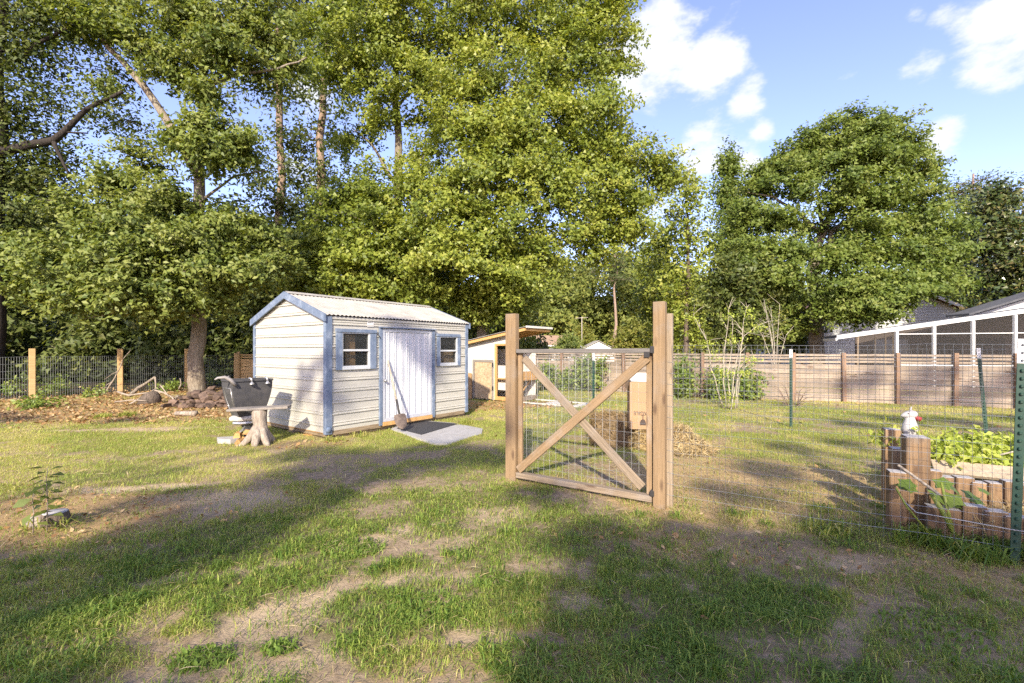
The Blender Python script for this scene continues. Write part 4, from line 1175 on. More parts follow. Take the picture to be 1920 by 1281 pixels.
def build_shed():
    t = empty('storage_shed', 'cream metal storage shed with blue trim and a corrugated roof', 'shed', (-3.08, 7.56, 0), ROT)
    KEEP_OUT.append((-3.08, 7.56, .6, .8, -.02, SHED_L + .02, -.01, SHED_W))
    W1 = (.272, .829, 1.194, 1.79); DR = (1.097, 2.335, .15, 1.885); W2 = (2.563, 3.094, 1.19, 1.766)
    # front wall, ribbed, with three openings
    mb = MB()
    rows = prof_rows(Z0, ZE)
    zs = sorted(set([r[0] for r in rows] + [W1[2], W1[3], DR[2], DR[3], W2[2], W2[3]]))
    pv = np.interp(zs, [r[0] for r in rows], [r[1] for r in rows])
    xsplit = [0, W1[0], W1[1], DR[0], DR[1], W2[0], W2[1], SHED_L]
    for i in range(len(xsplit) - 1):
        xa, xb = xsplit[i], xsplit[i + 1]
        hole = None
        for h in (W1, DR, W2):
            if abs(xa - h[0]) < 1e-6:
                hole = h
        for k in range(len(zs) - 1):
            if hole and zs[k] >= hole[2] - 1e-6 and zs[k + 1] <= hole[3] + 1e-6:
                continue
            mb.add([(xa, -pv[k], zs[k]), (xb, -pv[k], zs[k]), (xb, -pv[k + 1], zs[k + 1]), (xa, -pv[k + 1], zs[k + 1])], [(0, 1, 2, 3)])
    part('front_wall', mb, M['siding'], t)
    # gable wall toward the lawn, ribbed, and the far gable, back wall plain
    for nm, x, sgn in (('gable_wall', 0.0, -1), ('gable_wall', SHED_L, 1)):
        mb = MB()
        rows = prof_rows(Z0, ZR - .02)
        zz = sorted(set([r[0] for r in rows] + [ZE]))
        pv2 = np.interp(zz, [r[0] for r in rows], [r[1] for r in rows])

        def ext(z):
            h = SHED_W / 2 if z <= ZE else SHED_W / 2 * (ZR - z) / (ZR - ZE)
            return SHED_W / 2 - h, SHED_W / 2 + h
        for k in range(len(zz) - 1):
            a0, a1 = ext(zz[k]); b0, b1 = ext(zz[k + 1])
            xo, xp = x + sgn * pv2[k], x + sgn * pv2[k + 1]
            mb.add([(xo, a0, zz[k]), (xo, a1, zz[k]), (xp, b1, zz[k + 1]), (xp, b0, zz[k + 1])], [(0, 1, 2, 3)])
        part(nm, mb, M['siding'], t)
    mb = MB()
    for k in range(len(rows) - 1):
        if rows[k + 1][0] <= ZE:
            mb.add([(0, SHED_W + rows[k][1], rows[k][0]), (SHED_L, SHED_W + rows[k][1], rows[k][0]), (SHED_L, SHED_W + rows[k + 1][1], rows[k + 1][0]), (0, SHED_W + rows[k + 1][1], rows[k + 1][0])], [(0, 1, 2, 3)])
    part('back_wall', mb, M['siding'], t)
    # floor, skids and blocks
    part('floor', MB().box(.01, SHED_L - .01, .01, SHED_W - .01, Z0 - .02, Z0 + .04), M['ply'], t)
    for (a, b, c, d) in ((.02, SHED_L - .02, .035, .085), (.02, SHED_L - .02, SHED_W - .085, SHED_W - .035)):
        part('skid', MB().cbox(a, b, c, d, -.005, Z0 - .021), M['skid'], t)
    part('rim_board', MB().cbox(.03, .07, .09, SHED_W - .09, .02, Z0 - .021), M['skid'], t)
    part('sill_board', MB().cbox(.09, SHED_L - .09, -.012, .03, Z0 - .05, Z0 + .03), M['skid'], t)
    # corner trims
    for (x0, x1, y0, y1) in ((-.030, .085, -.030, .055), (SHED_L - .055, SHED_L + .025, -.028, .03), (-.026, .03, SHED_W - .05, SHED_W + .026), (SHED_L - .03, SHED_L + .025, SHED_W - .05, SHED_W + .026)):
        part('corner_trim', MB().cbox(x0, x1, y0, y1, Z0 - .02, ZE - .01, .004), M['blue'], t)
    # roof: two corrugated sheets, ridge cap
    ny = 6
    slope = (ZR - ZE) / (SHED_W / 2)
    for side in (0, 1):
        mb = MB()
        xs = np.arange(-.05, SHED_L + .05, .0115)
        vs = []; fs = []
        e = .055
        for x in xs:
            w = .009 * math.sin(2 * math.pi * x / .078)
            for q in range(2):
                yy = -e if q == 0 else SHED_W / 2
                z = ZE + .035 + slope * yy + w
                vs.append((x, yy if side == 0 else SHED_W - yy, z))
        for i in range(len(xs) - 1):
            fs.append((2 * i, 2 * i + 2, 2 * i + 3, 2 * i + 1))
        mb.add(vs, fs, True)
        part('roof_sheet', mb, M['roof_metal'], t)
    mb = MB()
    zr = ZR + .052
    mb.add([(-.05, SHED_W / 2 - .11, zr - .11 * slope), (-.05, SHED_W / 2, zr + .012), (-.05, SHED_W / 2 + .11, zr - .11 * slope),
            (SHED_L + .05, SHED_W / 2 - .11, zr - .11 * slope), (SHED_L + .05, SHED_W / 2, zr + .012), (SHED_L + .05, SHED_W / 2 + .11, zr - .11 * slope)],
           [(0, 3, 4, 1), (1, 4, 5, 2)])
    part('ridge_cap', mb, M['roof_metal'], t)
    # rake fascia on both gables
    for x in (-.062, SHED_L + .052):
        for sgn in (0, 1):
            ya, yb = (-.06, SHED_W / 2) if sgn == 0 else (SHED_W + .06, SHED_W / 2)
            mb = MB()
            za = ZE + .045 + slope * (-.06); zb = ZR + .052
            x0, x1 = x - .012, x + .018
            hgt = .125
            vs = [(xx, yy, zz) for xx in (x0, x1) for (yy, zz) in ((ya, za - hgt), (yb, zb - hgt), (yb, zb), (ya, za))]
            mb.add(vs, [(0, 1, 2, 3), (7, 6, 5, 4), (0, 4, 5, 1), (1, 5, 6, 2), (2, 6, 7, 3), (3, 7, 4, 0)])
            part('fascia', mb, M['blue'], t)
    part('eave_board', MB().cbox(.09, SHED_L - .06, -.022, -.002, ZE - .055, ZE - .004), M['siding'], t)
    # sliding door track over the door
    part('door_head', MB().cbox(1.02, 2.43, -.075, -.013, 1.893, 1.915, .004), M['blue'], t)
    # door
    door = part('door', MB().box(DR[0] + .004, DR[1] - .004, -.004, .012, DR[2], DR[3]), M['door_white'], t)
    mb = MB()
    x = DR[0] + .10
    xs = [DR[0] + .055]; pr = [0]
    while x < DR[1] - .12:
        for o, p_ in ((0, 0), (.008, .014), (.022, .014), (.030, 0), (.040, 0), (.048, .014), (.060, .014), (.068, 0)):
            xs.append(x + o); pr.append(p_)
        x += .158
    xs.append(DR[1] - .055); pr.append(0)
    for k in range(len(xs) - 1):
        mb.add([(xs[k], -.012 - pr[k], .21), (xs[k + 1], -.012 - pr[k + 1], .21), (xs[k + 1], -.012 - pr[k + 1], 1.83), (xs[k], -.012 - pr[k], 1.83)], [(0, 1, 2, 3)])
    part('ribbed_panel', mb, M['door_white'], door)
    fr = MB()
    fr.cbox(DR[0] + .004, DR[0] + .06, -.034, -.005, DR[2], DR[3], .003).cbox(DR[1] - .06, DR[1] - .004, -.034, -.005, DR[2], DR[3], .003)
    fr.cbox(DR[0] + .0605, DR[1] - .0605, -.032, -.006, DR[2], DR[2] + .07, .003).cbox(DR[0] + .0605, DR[1] - .0605, -.032, -.006, DR[3] - .06, DR[3], .003)
    part('door_frame', fr, M['door_frame'], door)
    kn = MB()
    kz = .92
    kn.tube([(1.135, -.034, kz), (1.135, -.055, kz), (1.135, -.062, kz), (1.135, -.085, kz), (1.135, -.095, kz)], [.016, .014, .022, .026, .012], 10)
    part('handle', kn, M['chrome'], door)
    for (a, b) in ((1.030, 1.093), (2.339, 2.409)):
        part('door_trim', MB().cbox(a, b, -.045, -.003, Z0 - .01, 1.890, .004), M['blue'], t)
    part('threshold', MB().cbox(1.10, 2.335, -.05, -.006, .075, .147, .004), M['coop_wood'], t)
    # windows
    for (x0, x1, z0, z1), tr in ((W1, .12), (W2, .085)):
        w = part('window', MB().box(x0, x0 + .016, -.03, .03, z0, z1).box(x1 - .024, x1, -.03, .03, z0, z1).box(x0 + .016, x1 - .024, -.03, .03, z0, z0 + .02).box(x0 + .016, x1 - .024, -.03, .03, z1 - .018, z1), M['window_white'], t)
        zm = (z0 + z1) / 2 - .01
        part('sash_bar', MB().cbox(x0 + .017, x1 - .025, -.026, .012, zm - .018, zm + .018, .003), M['window_white'], w)
        part('pane', MB().box(x0 + .017, x1 - .025, -.004, 0.0, zm + .019, z1 - .019), M['glass'], w)
        part('pane', MB().box(x0 + .017, x1 - .025, .006, .010, z0 + .021, zm - .019), M['glass'], w)
        part('window_trim', MB().cbox(x0 - tr, x0 - .002, -.04, -.0135, z0 - .05, z1 - .002, .004), M['blue'], t)
        part('window_trim', MB().cbox(x1 + .002, x1 + (.13 if tr > .1 else tr), -.04, -.0135, z0 - .05, z1 - .002, .004), M['blue'], t)
        part('window_trim', MB().cbox(x0 - tr - .01, x1 + (.14 if tr > .1 else tr), -.05, -.0135, z1 + .001, z1 + .062, .004), M['blue'], t)
        part('window_sill', MB().cbox(x0 - .001, x1 + .001, -.045, -.0135, z0 - .048, z0 - .002, .004), M['window_white'], t)
    # things stored inside, seen through the panes
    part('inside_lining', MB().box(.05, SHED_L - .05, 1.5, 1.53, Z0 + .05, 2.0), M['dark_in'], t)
    b = part('plywood_sheet', MB().bar((.51, .085, .15), (.51, .11, 1.9), .20, .012, (0, 1, 0), 0), M['ply'], None)
    b.parent = t
    b2 = part('plywood_sheet', MB().bar((2.88, .10, .15), (2.9, .12, 1.46), .42, .012, (0, 1, 0), 0), M['osb'], None); b2.parent = t
    part('timber_offcut', MB().bar((.93, .3, .2), (1.1, .4, 1.7), .05, .03, (0, 1, 0), 0), M['coop_wood'], t)
    # maker's plate on the wall
    pl = part('plate', MB().box(.775, .915, -.0175, -.0137, 1.905, 1.995), M['white_paint'], t)
    part('plate_picture', MB().box(.782, .908, -.0205, -.0178, 1.911, 1.948), mat('plate_teal', (.10, .20, .24), (.13, .24, .26), 30, .5), pl)
    part('plate_emblem', MB().prism([(.862, 1.949), (.905, 1.949), (.884, 1.968)], 0, .0012), mat('plate_teal_dark', (.06, .13, .15), None, 20, .5), pl)
    e = pl.children[-1]; e.matrix_local = Matrix(((1, 0, 0, 0), (0, 0, -1, -.0178), (0, 1, 0, 0), (0, 0, 0, 1)))
    mb = MB()
    for k in range(9):
        mb.box(.785 + k * .0125, .792 + k * .0125 + .002 * (k % 3), -.0195, -.0178, 1.976, 1.987)
    part('plate_lettering', mb, M['ink'], pl)
    # bungee hook cord by the door
    part('hinge_strap', MB().tube([(.965, -.05, 1.80), (1.0, -.055, 1.75), (1.04, -.05, 1.70)], .008, 5), M['black_iron'], t)
    part('corner_bracket', MB().tube([(.02, -.032, .16), (.02, -.05, .16)], [.055, .045], 12), M['blue'], t)
    # brick and block shims under the gable
    for (y, c) in ((.62, 'split_wood'), (1.15, 'skid'), (2.2, 'skid')):
        part('shim_block', MB().cbox(-.02, .10, y - .10, y + .10, -.01, .018), M[c], t)


def build_shed_yard():
    # slab and mat
    P = [(p.x, p.y) for p in SLAB]
    o = part('concrete_slab', MB().prism(P, -.05, .022), M['concrete'], None)
    tag(o, 'pale concrete slab lying in front of the shed door', 'slab')
    A, B, C_, D = gr(744, 806), gr(778, 791), gr(858, 797.5), gr(790, 818)
    o = part('door_mat', MB().prism([(A.x, A.y), (D.x, D.y), (C_.x, C_.y), (B.x, B.y)], .0225, .034), M['rubber'], None)
    tag(o, 'black rubber mat on the concrete slab', 'mat')
    # shovel
    top = Vector((-2.318, 8.50, 1.30)); tip = Vector((-1.945, 8.10, .075))
    ax = (tip - top).normalized()
    sv = empty('shovel', 'long handled shovel leaning on the shed door with its rusty blade on the slab', 'shovel', tip)
    Lg = (tip - top).length
    mb = MB(); mb.tube([top - tip, top - tip + ax * .4, top - tip + ax * (Lg - .55)], [.016, .019, .019], 8)
    part('handle', mb, M['pale_twig'], sv)
    s0 = top - tip + ax * (Lg - .56)
    mb = MB(); mb.tube([s0, s0 + ax * .15, s0 + ax * .30], [.022, .021, .018], 8)
    part('socket', mb, M['black_iron'], sv)
    side = Vector((.80, .60, 0)); side = (side - ax * side.dot(ax)).normalized()
    nn = ax.cross(side)
    mb = MB(); vs = []; fs = []
    prof = [(0, .10), (.03, .115), (.10, .118), (.18, .105), (.24, .07), (.28, .012)]
    for (d, w) in prof:
        for q in (-1, -.5, 0, .5, 1):
            vs.append(s0 + ax * (.28 + d) + side * w * q + nn * (.022 * (1 - q * q)) * (1 - d))
    k = len(vs)
    vs += [v + nn * .004 for v in vs]
    for i in range(len(prof) - 1):
        for j in range(4):
            a = i * 5 + j
            fs.append((a, a + 1, a + 6, a + 5)); fs.append((k + a, k + a + 5, k + a + 6, k + a + 1))
    mb.add(vs, fs, True)
    part('blade', mb, mat('rusty_steel', (.17, .13, .10), (.10, .075, .06), 14, .6, metal=.3), sv)
    # dark tapered tub on its pedestal
    c = Vector((-4.42, 7.60, 0))
    tb = empty('garden_tub', 'dark grey tapered tub with chrome taps on a pedestal beside the shed', 'tub', c, R(50))
    zr, zb = .985, .40
    mb = MB()
    lv = []
    for k in range(7):
        f = k / 6
        z = zb + (zr - zb) * f
        hw = .18 + .125 * math.sin(f * math.pi / 2) ** .9
        hd = .155 + .085 * math.sin(f * math.pi / 2)
        lv.append((hw, hd, z))
    vs = []; fs = []
    for (hw, hd, z) in lv:
        vs += [(-hw, -hd, z), (hw, -hd, z), (hw, hd, z), (-hw, hd, z)]
    for i in range(len(lv) - 1):
        for q in range(4):
            fs.append((i * 4 + q, i * 4 + (q + 1) % 4, i * 4 + 4 + (q + 1) % 4, i * 4 + 4 + q))
    fs.append((3, 2, 1, 0))
    hw, hd, z = lv[-1]
    n = len(vs)
    vs += [(-hw + .03, -hd + .03, z), (hw - .03, -hd + .03, z), (hw - .03, hd - .03, z), (-hw + .03, hd - .03, z),
           (-hw + .05, -hd + .05, z - .3), (hw - .05, -hd + .05, z - .3), (hw - .05, hd - .05, z - .3), (-hw + .05, hd - .05, z - .3)]
    a = (len(lv) - 1) * 4
    for q in range(4):
        fs.append((a + q, a + (q + 1) % 4, n + (q + 1) % 4, n + q)); fs.append((n + q, n + (q + 1) % 4, n + 4 + (q + 1) % 4, n + 4 + q))
    fs.append((n + 4, n + 5, n + 6, n + 7))
    mb.add(vs, fs)
    part('basin', mb, M['tub'], tb)
    mb = MB()
    mb.bar((-hw - .008, -hd - .004, zr + .006), (hw + .008, -hd - .004, zr + .006), .028, .03, c=.004).bar((-hw - .008, hd + .004, zr + .006), (hw + .008, hd + .004, zr + .006), .028, .03, c=.004)
    mb.bar((-hw - .004, -hd + .012, zr + .006), (-hw - .004, hd - .012, zr + .006), .028, .03, c=.004).bar((hw + .004, -hd + .012, zr + .006), (hw + .004, hd - .012, zr + .006), .028, .03, c=.004)
    part('rim', mb, M['tub'], tb)
    # side piping following the left panel
    mb = MB()
    def sidept(f, yf):
        k = f * 6; i = min(int(k), 5); g = k - i
        hw_ = lv[i][0] * (1 - g) + lv[i + 1][0] * g; hd_ = lv[i][1] * (1 - g) + lv[i + 1][1] * g
        return Vector((-hw_ - .004, hd_ * yf, zb + (zr - zb) * f))
    mb.tube([sidept(.22, -.7), sidept(.5, -.7), sidept(.8, -.7), sidept(.8, .6), sidept(.5, .6), sidept(.22, .6), sidept(.22, -.7)], .006, 5)
    part('piping', mb, M['chrome'], tb)
    for dx in (-.05, .19):
        mb = MB()
        y0 = -hd - .02
        mb.tube([(dx, -hd + .03, zr + .015), (dx, -hd, zr + .045), (dx + .01, y0 - .02, zr + .035), (dx + .012, y0 - .035, zr - .01)], [.016, .018, .015, .014], 8)
        mb.lathe([(.014, zr - .01), (.02, zr - .028), (.04, zr - .045), (.042, zr - .055), (.02, zr - .06)], 10, dx + .012, y0 - .035)
        part('tap', mb, M['chrome'], tb)
    mb = MB()
    mb.tube([(-hw + .04, -hd - .03, zr - .06), (-hw - .03, -hd - .02, zr + .03), (-hw - .10, -hd + .02, zr + .075), (-hw - .19, -hd + .05, zr + .065), (-hw - .23, -hd + .05, zr + .04)], [.028, .03, .026, .018, .01], 8)
    mb.tube([(-hw - .06, -hd + .02, zr + .07), (-hw + .03, .0, zr + .08), (-hw + .05, .0, zr + .02)], .012, 6)
    part('lever', mb, mat('lever_grey', (.27, .25, .23), (.19, .17, .155), 9, .6), tb)
    mb = MB()
    mb.lathe([(.20, .315), (.262, .335), (.275, .365), (.262, .395), (.20, .41)], 8, 0, 0, 1.0, .78, False)
    part('pedestal_cushion', mb, mat('pedestal_pale', (.50, .48, .44), (.40, .38, .34), 9, .8, bump=.2), tb)
    part('collar', MB().lathe([(.19, .26), (.225, .285), (.215, .314)], 8, 0, 0, 1.0, .78, False), M['chrome'], tb)
    part('column', MB().lathe([(.125, -.02), (.115, .10), (.13, .20), (.17, .258)], 8, .06, 0, 1, .9, False), M['tub'], tb)
    mb = MB(); mb.tube([(-.09, -.16, .24), (-.20, -.20, .13), (-.30, -.22, .05), (-.34, -.23, .07)], [.018, .016, .015, .02], 7)
    part('foot_rest', mb, M['chrome'], tb)
    # stump table
    b = gr(487, 833)
    st = empty('stump_table', 'rough table of a grey plank on a splayed tree stump', 'table', (b.x, b.y, 0), 0)
    mb = MB()
    mb.tube([(.02, .03, .0), (.02, .02, .12), (.01, .01, .28), (0, 0, .42), (.0, .0, .545)], [.155, .115, .10, .105, .115], 12, wob=.16)
    for (ang, r, s) in ((R(215), .30, .06), (R(280), .20, .065), (R(325), .27, .06), (R(60), .24, .06)):
        dx, dy = math.cos(ang), math.sin(ang)
        mb.tube([(dx * .03, dy * .03, .30), (dx * .12, dy * .12, .14), (dx * .2, dy * .2, .05), (dx * r, dy * r, -.03)], [.06, s, s * .85, .035], 8, wob=.15)
    part('stump', mb, M['stump'], st)
    mb = MB(); Mx = Matrix.Translation((-.02, .03, .565)) @ Matrix.Rotation(R(14), 4, 'Z') @ Matrix.Rotation(R(-1.5), 4, 'Y')
    mb.cbox(-.43, .44, -.135, .135, -.018, .02, .006, Mx)
    part('tabletop', mb, M['board_old'], st)
    # rubble and firewood at the tub's foot
    r1 = gr(425, 832)
    o = part('concrete_lump', MB().prism([(-.20, .02), (-.10, -.10), (.13, -.16), (.20, -.06), (.02, .10)], -.02, .09), M['concrete'], None)
    o.location = (r1.x, r1.y + .05, 0); tag(o, 'broken lump of pale concrete on the grass at the foot of the dark tub', 'rubble')
    labs = ['split log lying on top of the concrete lump', 'short split log lying against the tub column', 'small split log in front of the tub column', 'split log upright beside the stump table roots']
    for i, (dx, dy, z, an, ln) in enumerate([(.12, .10, .12, 20, .24), (.25, .05, .05, 60, .26), (.28, -.04, .045, -10, .22), (.33, .08, .15, 75, .2)]):
        mb = MB(); h = .045
        mb.prism([(-.05, -.035), (.055, -.03), (.045, .04), (-.02, .05)], -ln / 2, ln / 2)
        o = part('split_log', mb, M['split_wood'], None)
        o.rotation_euler = (R(90), R(8 * i), R(an)); o.location = (r1.x + dx, r1.y + dy, z)
        tag(o, labs[i], 'firewood', 'split logs at the foot of the tub')


#@@COOP
def build_coop():
    K = (.12, 12.8)
    t = empty('chicken_coop', 'white chicken coop with a sloping metal roof standing behind the gate post', 'coop', (*K, 0), ROT)
    KEEP_OUT.append((K[0], K[1], .6, .8, -.02, 1.0, -.01, 2.6))
    Lx, Wy = .96, 2.5
    zt = lambda y: 1.96 - .165 * y
    def wallpoly(mb, pts, x0, x1):   # polygon in (y,z), thick in x
        n = len(pts)
        vs = [(x0, y, z) for y, z in pts] + [(x1, y, z) for y, z in pts]
        mb.add(vs, [tuple(range(n - 1, -1, -1)), tuple(range(n, 2 * n))] + [(k, (k + 1) % n, n + (k + 1) % n, n + k) for k in range(n)])
    mb = MB()
    wallpoly(mb, [(.785, .02), (2.5, .02), (2.5, zt(2.5)), (.785, zt(.785))], 0, .03)
    wallpoly(mb, [(.34, 1.66), (.784, 1.66), (.784, zt(.784)), (.34, zt(.34))], 0, .03)
    wallpoly(mb, [(0, .02), (.339, .02), (.339, zt(.339)), (0, zt(0))], 0, .03)
    part('end_wall', mb, M['coop_white'], t)
    # run wall facing right, with openings
    mb = MB()
    mb.box(.031, .10, 0, .03, .1, 1.93).box(.86, Lx, 0, .03, .1, 1.93).box(.101, .859, 0, .03, 1.72, 1.93).box(.101, .859, 0, .03, .86, 1.28)
    part('side_wall', mb, M['coop_white'], t)
    part('gusset', MB().prism([(.101, 1.279), (.28, 1.279), (.101, 1.50)], 0, .025), M['coop_white'], t)
    t.children[-1].matrix_local = Matrix(((1, 0, 0, 0), (0, 0, -1, .028), (0, 1, 0, 0), (0, 0, 0, 1)))
    part('far_wall', MB().box(Lx + .001, Lx + .03, 0, Wy, .02, 1.5), M['coop_white'], t)
    part('back_wall', MB().box(.031, Lx, Wy - .03, Wy, .02, 1.5), M['coop_white'], t)
    part('partition', MB().box(.20, .23, .34, 1.2, .3, 1.02), M['coop_white'], t)
    part('shelf', MB().box(.04, .9, .05, 1.2, .63, .655), M['coop_wood'], t)
    part('nest_box', MB().cbox(.06, Lx - .02, -.10, -.002, .60, .858), M['coop_wood'], t)
    part('kick_board', MB().cbox(.02, Lx, -.05, -.002, .02, .15), M['grey_wood'], t)
    part('ramp', MB().bar((.18, .05, .16), (.80, .06, .58), .04, .02, (0, 1, 0)), M['coop_wood'], t)
    part('doorway_jamb', MB().cbox(-.012, .06, .723, .783, .02, 1.66), M['coop_wood'], t)
    part('doorway_head', MB().cbox(-.012, .06, .341, .7225, 1.60, 1.655), M['coop_wood'], t)
    part('doorway_sill', MB().cbox(-.012, .06, .341, .7225, .02, .13), M['coop_wood'], t)
    part('corner_post', MB().cbox(-.014, .03, -.012, .05, .02, 1.95), M['coop_wood'], t)
    # OSB hatch door with frame and hinges
    d = part('hatch_door', MB().cbox(-.035, -.002, .86, 1.53, .04, 1.12), M['osb'], t)
    mb = MB()
    mb.cbox(-.05, -.036, .80, .86, .02, 1.19, .003).cbox(-.05, -.036, 1.531, 1.60, .02, 1.19, .003).cbox(-.05, -.036, .861, 1.53, 1.12, 1.19, .003)
    part('hatch_frame', mb, M['board_old'], d)
    mb = MB(); mb.box(-.058, -.051, .79, .84, .30, .42).box(-.058, -.051, .79, .84, .98, 1.10)
    part('hinge', mb, M['black_iron'], d)
    # side box
    part('side_box', MB().cbox(-.10, -.051, 1.62, 2.3, .0, .78), M['ply'], t)
    # roof: rafters and corrugated sheet
    for x in (-.16, .22, .60, .98):
        mb = MB(); mb.bar((x, -.40, zt(-.40) + .02), (x, 2.6, zt(2.6) + .02), .04, .09, (0, 0, 1))
        part('rafter', mb, M['coop_wood'], t)
    part('eave_board', MB().cbox(-.18, 1.12, -.43, -.402, zt(-.4) - .02, zt(-.4) + .045), M['coop_wood'], t)
    mb = MB(); vs = []; fs = []
    xs = np.arange(-.22, 1.16, .012)
    for x in xs:
        w = .010 * math.sin(2 * math.pi * x / .07)
        for y in (-.48, 2.7):
            vs.append((x, y, zt(y) + .082 + w))
    for i in range(len(xs) - 1):
        fs.append((2 * i, 2 * i + 2, 2 * i + 3, 2 * i + 1))
    mb.add(vs, fs, True)
    part('roof_sheet', mb, M['roof_metal'], t)
    part('drip_edge', MB().cbox(-.22, 1.15, -.492, -.4805, zt(-.48) + .045, zt(-.48) + .105), M['coop_white'], t)


#@@GATE
def mesh_panel(p0, p1, z0, z1, sv, sh, r, sag=.0, stretch=None):
    """welded wire between two points: separate vertical and horizontal wires"""
    p0 = Vector((p0[0], p0[1], 0)); p1 = Vector((p1[0], p1[1], 0))
    d = p1 - p0; L = d.length; u = d / L; nrm_ = Vector((-u.y, u.x, 0))
    mb = MB()
    n = int(L / sv)
    def wob(s, z):
        return nrm_ * (.012 * math.sin(s * 5 + z * 3) + .006 * math.sin(s * 13))
    for i in range(n + 1):
        s = min(i * sv, L)
        zt = z1 + .006 * math.sin(s * 4)
        pts = [p0 + u * s + wob(s, z) + Vector((0, 0, z)) for z in (z0, (z0 + zt) / 2, zt)]
        mb.tube(pts, r, 3, cap=False, smooth=False)
    z = z1
    while z > z0 - .01:
        m = max(2, int(L / .45))
        pts = [p0 + u * (L * k / m) + wob(L * k / m, z) + Vector((0, 0, z + .006 * math.sin(L * k / m * 4) - .004 * (k % 2))) for k in range(m + 1)]
        mb.tube(pts, r, 3, cap=False, smooth=False)
        z -= sh
    return mb


G0 = Vector((0, 5.22, 0)); GA = math.atan2(-.54, .842)
GU = Vector((math.cos(GA), math.sin(GA), 0)); GV = Vector((-GU.y, GU.x, 0))


def build_gate():
    def post(lab, s0, s1, h, h2, s2, side):
        c = G0 + GU * (s0 + s1) / 2
        e = empty('gate_post', lab, 'gate post', (c.x, c.y, 0), GA)
        w = s1 - s0
        me = MB().bar((0, 0, -.06), (0, 0, h), w, .085, (0, 1, 0), .005)
        o = part('post', me, M['post_wood_tall'], e)
        # grain runs along the board
        a, b = (-w / 2 - .05, -w / 2 + .03) if side < 0 else (w / 2 - .035, w / 2 + .05)
        part('back_board', MB().bar(((a + b) / 2, .066, -.06), ((a + b) / 2, .066, h2), .085, .042, (0, 1, 0), .004), M['grey_tall'], e)
        # staples and wrapped wire ends
        mb = MB()
        for k in range(13):
            z = .12 + k * .105
            if z < h2 - .05:
                x0, x1 = (a - .003, b + .003)
                mb.tube([(x0, .10, z), (x0, .043, z + .004), (x1, .041, z - .004), (x1 + .01 * side, .05, z)], .0016, 3, cap=False)
        part('wire_end', mb, M['wire'], e)
        return e
    post('left gate post, a tan board with a paler one behind it', -.065, .070, 1.905, 1.865, 0, -1)
    post('right gate post, the taller grey topped pair of boards', 1.612, 1.722, 1.95, 1.84, 0, 1)
    g = empty('gate', 'wooden garden gate with crossed braces over welded wire mesh', 'gate', G0, GA)
    def board(name, p0, p1, w, t_, m, up=(0, 1, 0)):
        p0 = Vector(p0); p1 = Vector(p1)
        L = (p1 - p0).length
        me = MB().cbox(0, L, -w / 2, w / 2, -t_ / 2, t_ / 2, .004).mesh(name, m)
        o = link(name, me, g)
        x = (p1 - p0).normalized(); z = Vector(up); z = (z - x * z.dot(x)).normalized(); y = z.cross(x)
        o.matrix_local = Matrix(((x.x, y.x, z.x, p0.x), (x.y, y.y, z.y, p0.y), (x.z, y.z, z.z, p0.z), (0, 0, 0, 1)))
        return o
    W, Gy = M['post_wood'], M['grey_wood']
    board('top_rail', (.078, .0, 1.478), (1.585, .0, 1.486), .045, .085, M['rail_grey'])
    board('bottom_rail', (.075, .0, .076), (1.60, .0, .072), .06, .085, Gy)
    board('stile', (.105, .02, .107), (.105, .02, 1.452), .05, .04, W)
    board('stile', (1.566, .02, .104), (1.566, .02, 1.460), .055, .04, W)
    board('brace', (.155, .006, 1.40), (1.50, .006, .16), .088, .022, Gy)
    board('brace', (.100, -.022, .135), (1.555, -.022, 1.42), .088, .032, W)
    mb = mesh_panel((.08, .05), (1.59, .05), .05, 1.49, .0762, .1016, .0015)
    part('wire_mesh', mb, M['wire'], g)
    mb = MB()
    mb.cbox(1.585, 1.625, -.05, .02, 1.46, 1.53, .006).cbox(1.53, 1.584, -.052, -.043, 1.42, 1.475, .004)
    mb.cbox(1.585, 1.625, -.05, .02, .10, .16, .006)
    part('hinge', mb, M['black_iron'], g)


def tpost(p, h, lab, tilt=(0, 0), rz=0.0, cap=.17, name='steel_post'):
    e = empty(name, lab, 'fence post', (p[0], p[1], 0), rz, 'green steel posts of the garden fence')
    e.rotation_euler = (R(tilt[0]), R(tilt[1]), rz)
    def sec(z0, z1, g=0.0):
        mb = MB()
        mb.cbox(-.026 - g, .026 + g, -.004 - g, .004 + g, z0, z1, .001).cbox(-.004 - g, .004 + g, .0045, .036 + g, z0, z1, .001)
        return mb
    mb = sec(-.05, h - cap)
    part('post', mb, M['tgreen'], e)
    stm = MB().cbox(-.009, .009, -.018, -.0045, 0, .022, .004).mesh('stud', M['tgreen'])
    z = .1
    while z < h - cap - .02:
        o = link('stud', stm, e); o.location = (0, 0, z)
        z += .054
    part('painted_tip', sec(h - cap + .001, h, .0006), M['white_paint'], e)
    mb = MB()
    for q in range(3):
        mb.lathe([(.008, 0), (.006, .004)], 8)
    z = h - .04
    mb = MB()
    while z > h - cap:
        mb.tube([(0, -.005, z), (0, -.016, z)], [.0085, .007], 8); z -= .054
    part('tip_stud', mb, mat('stud_grey', (.22, .23, .24), None, 9, .6) if 'stud_grey' not in bpy.data.materials else bpy.data.materials['stud_grey'], e)
    return e


TP = [(3.49, 3.16), (1.79, 10.0), (5.37, 8.76), (7.95, 7.62)]


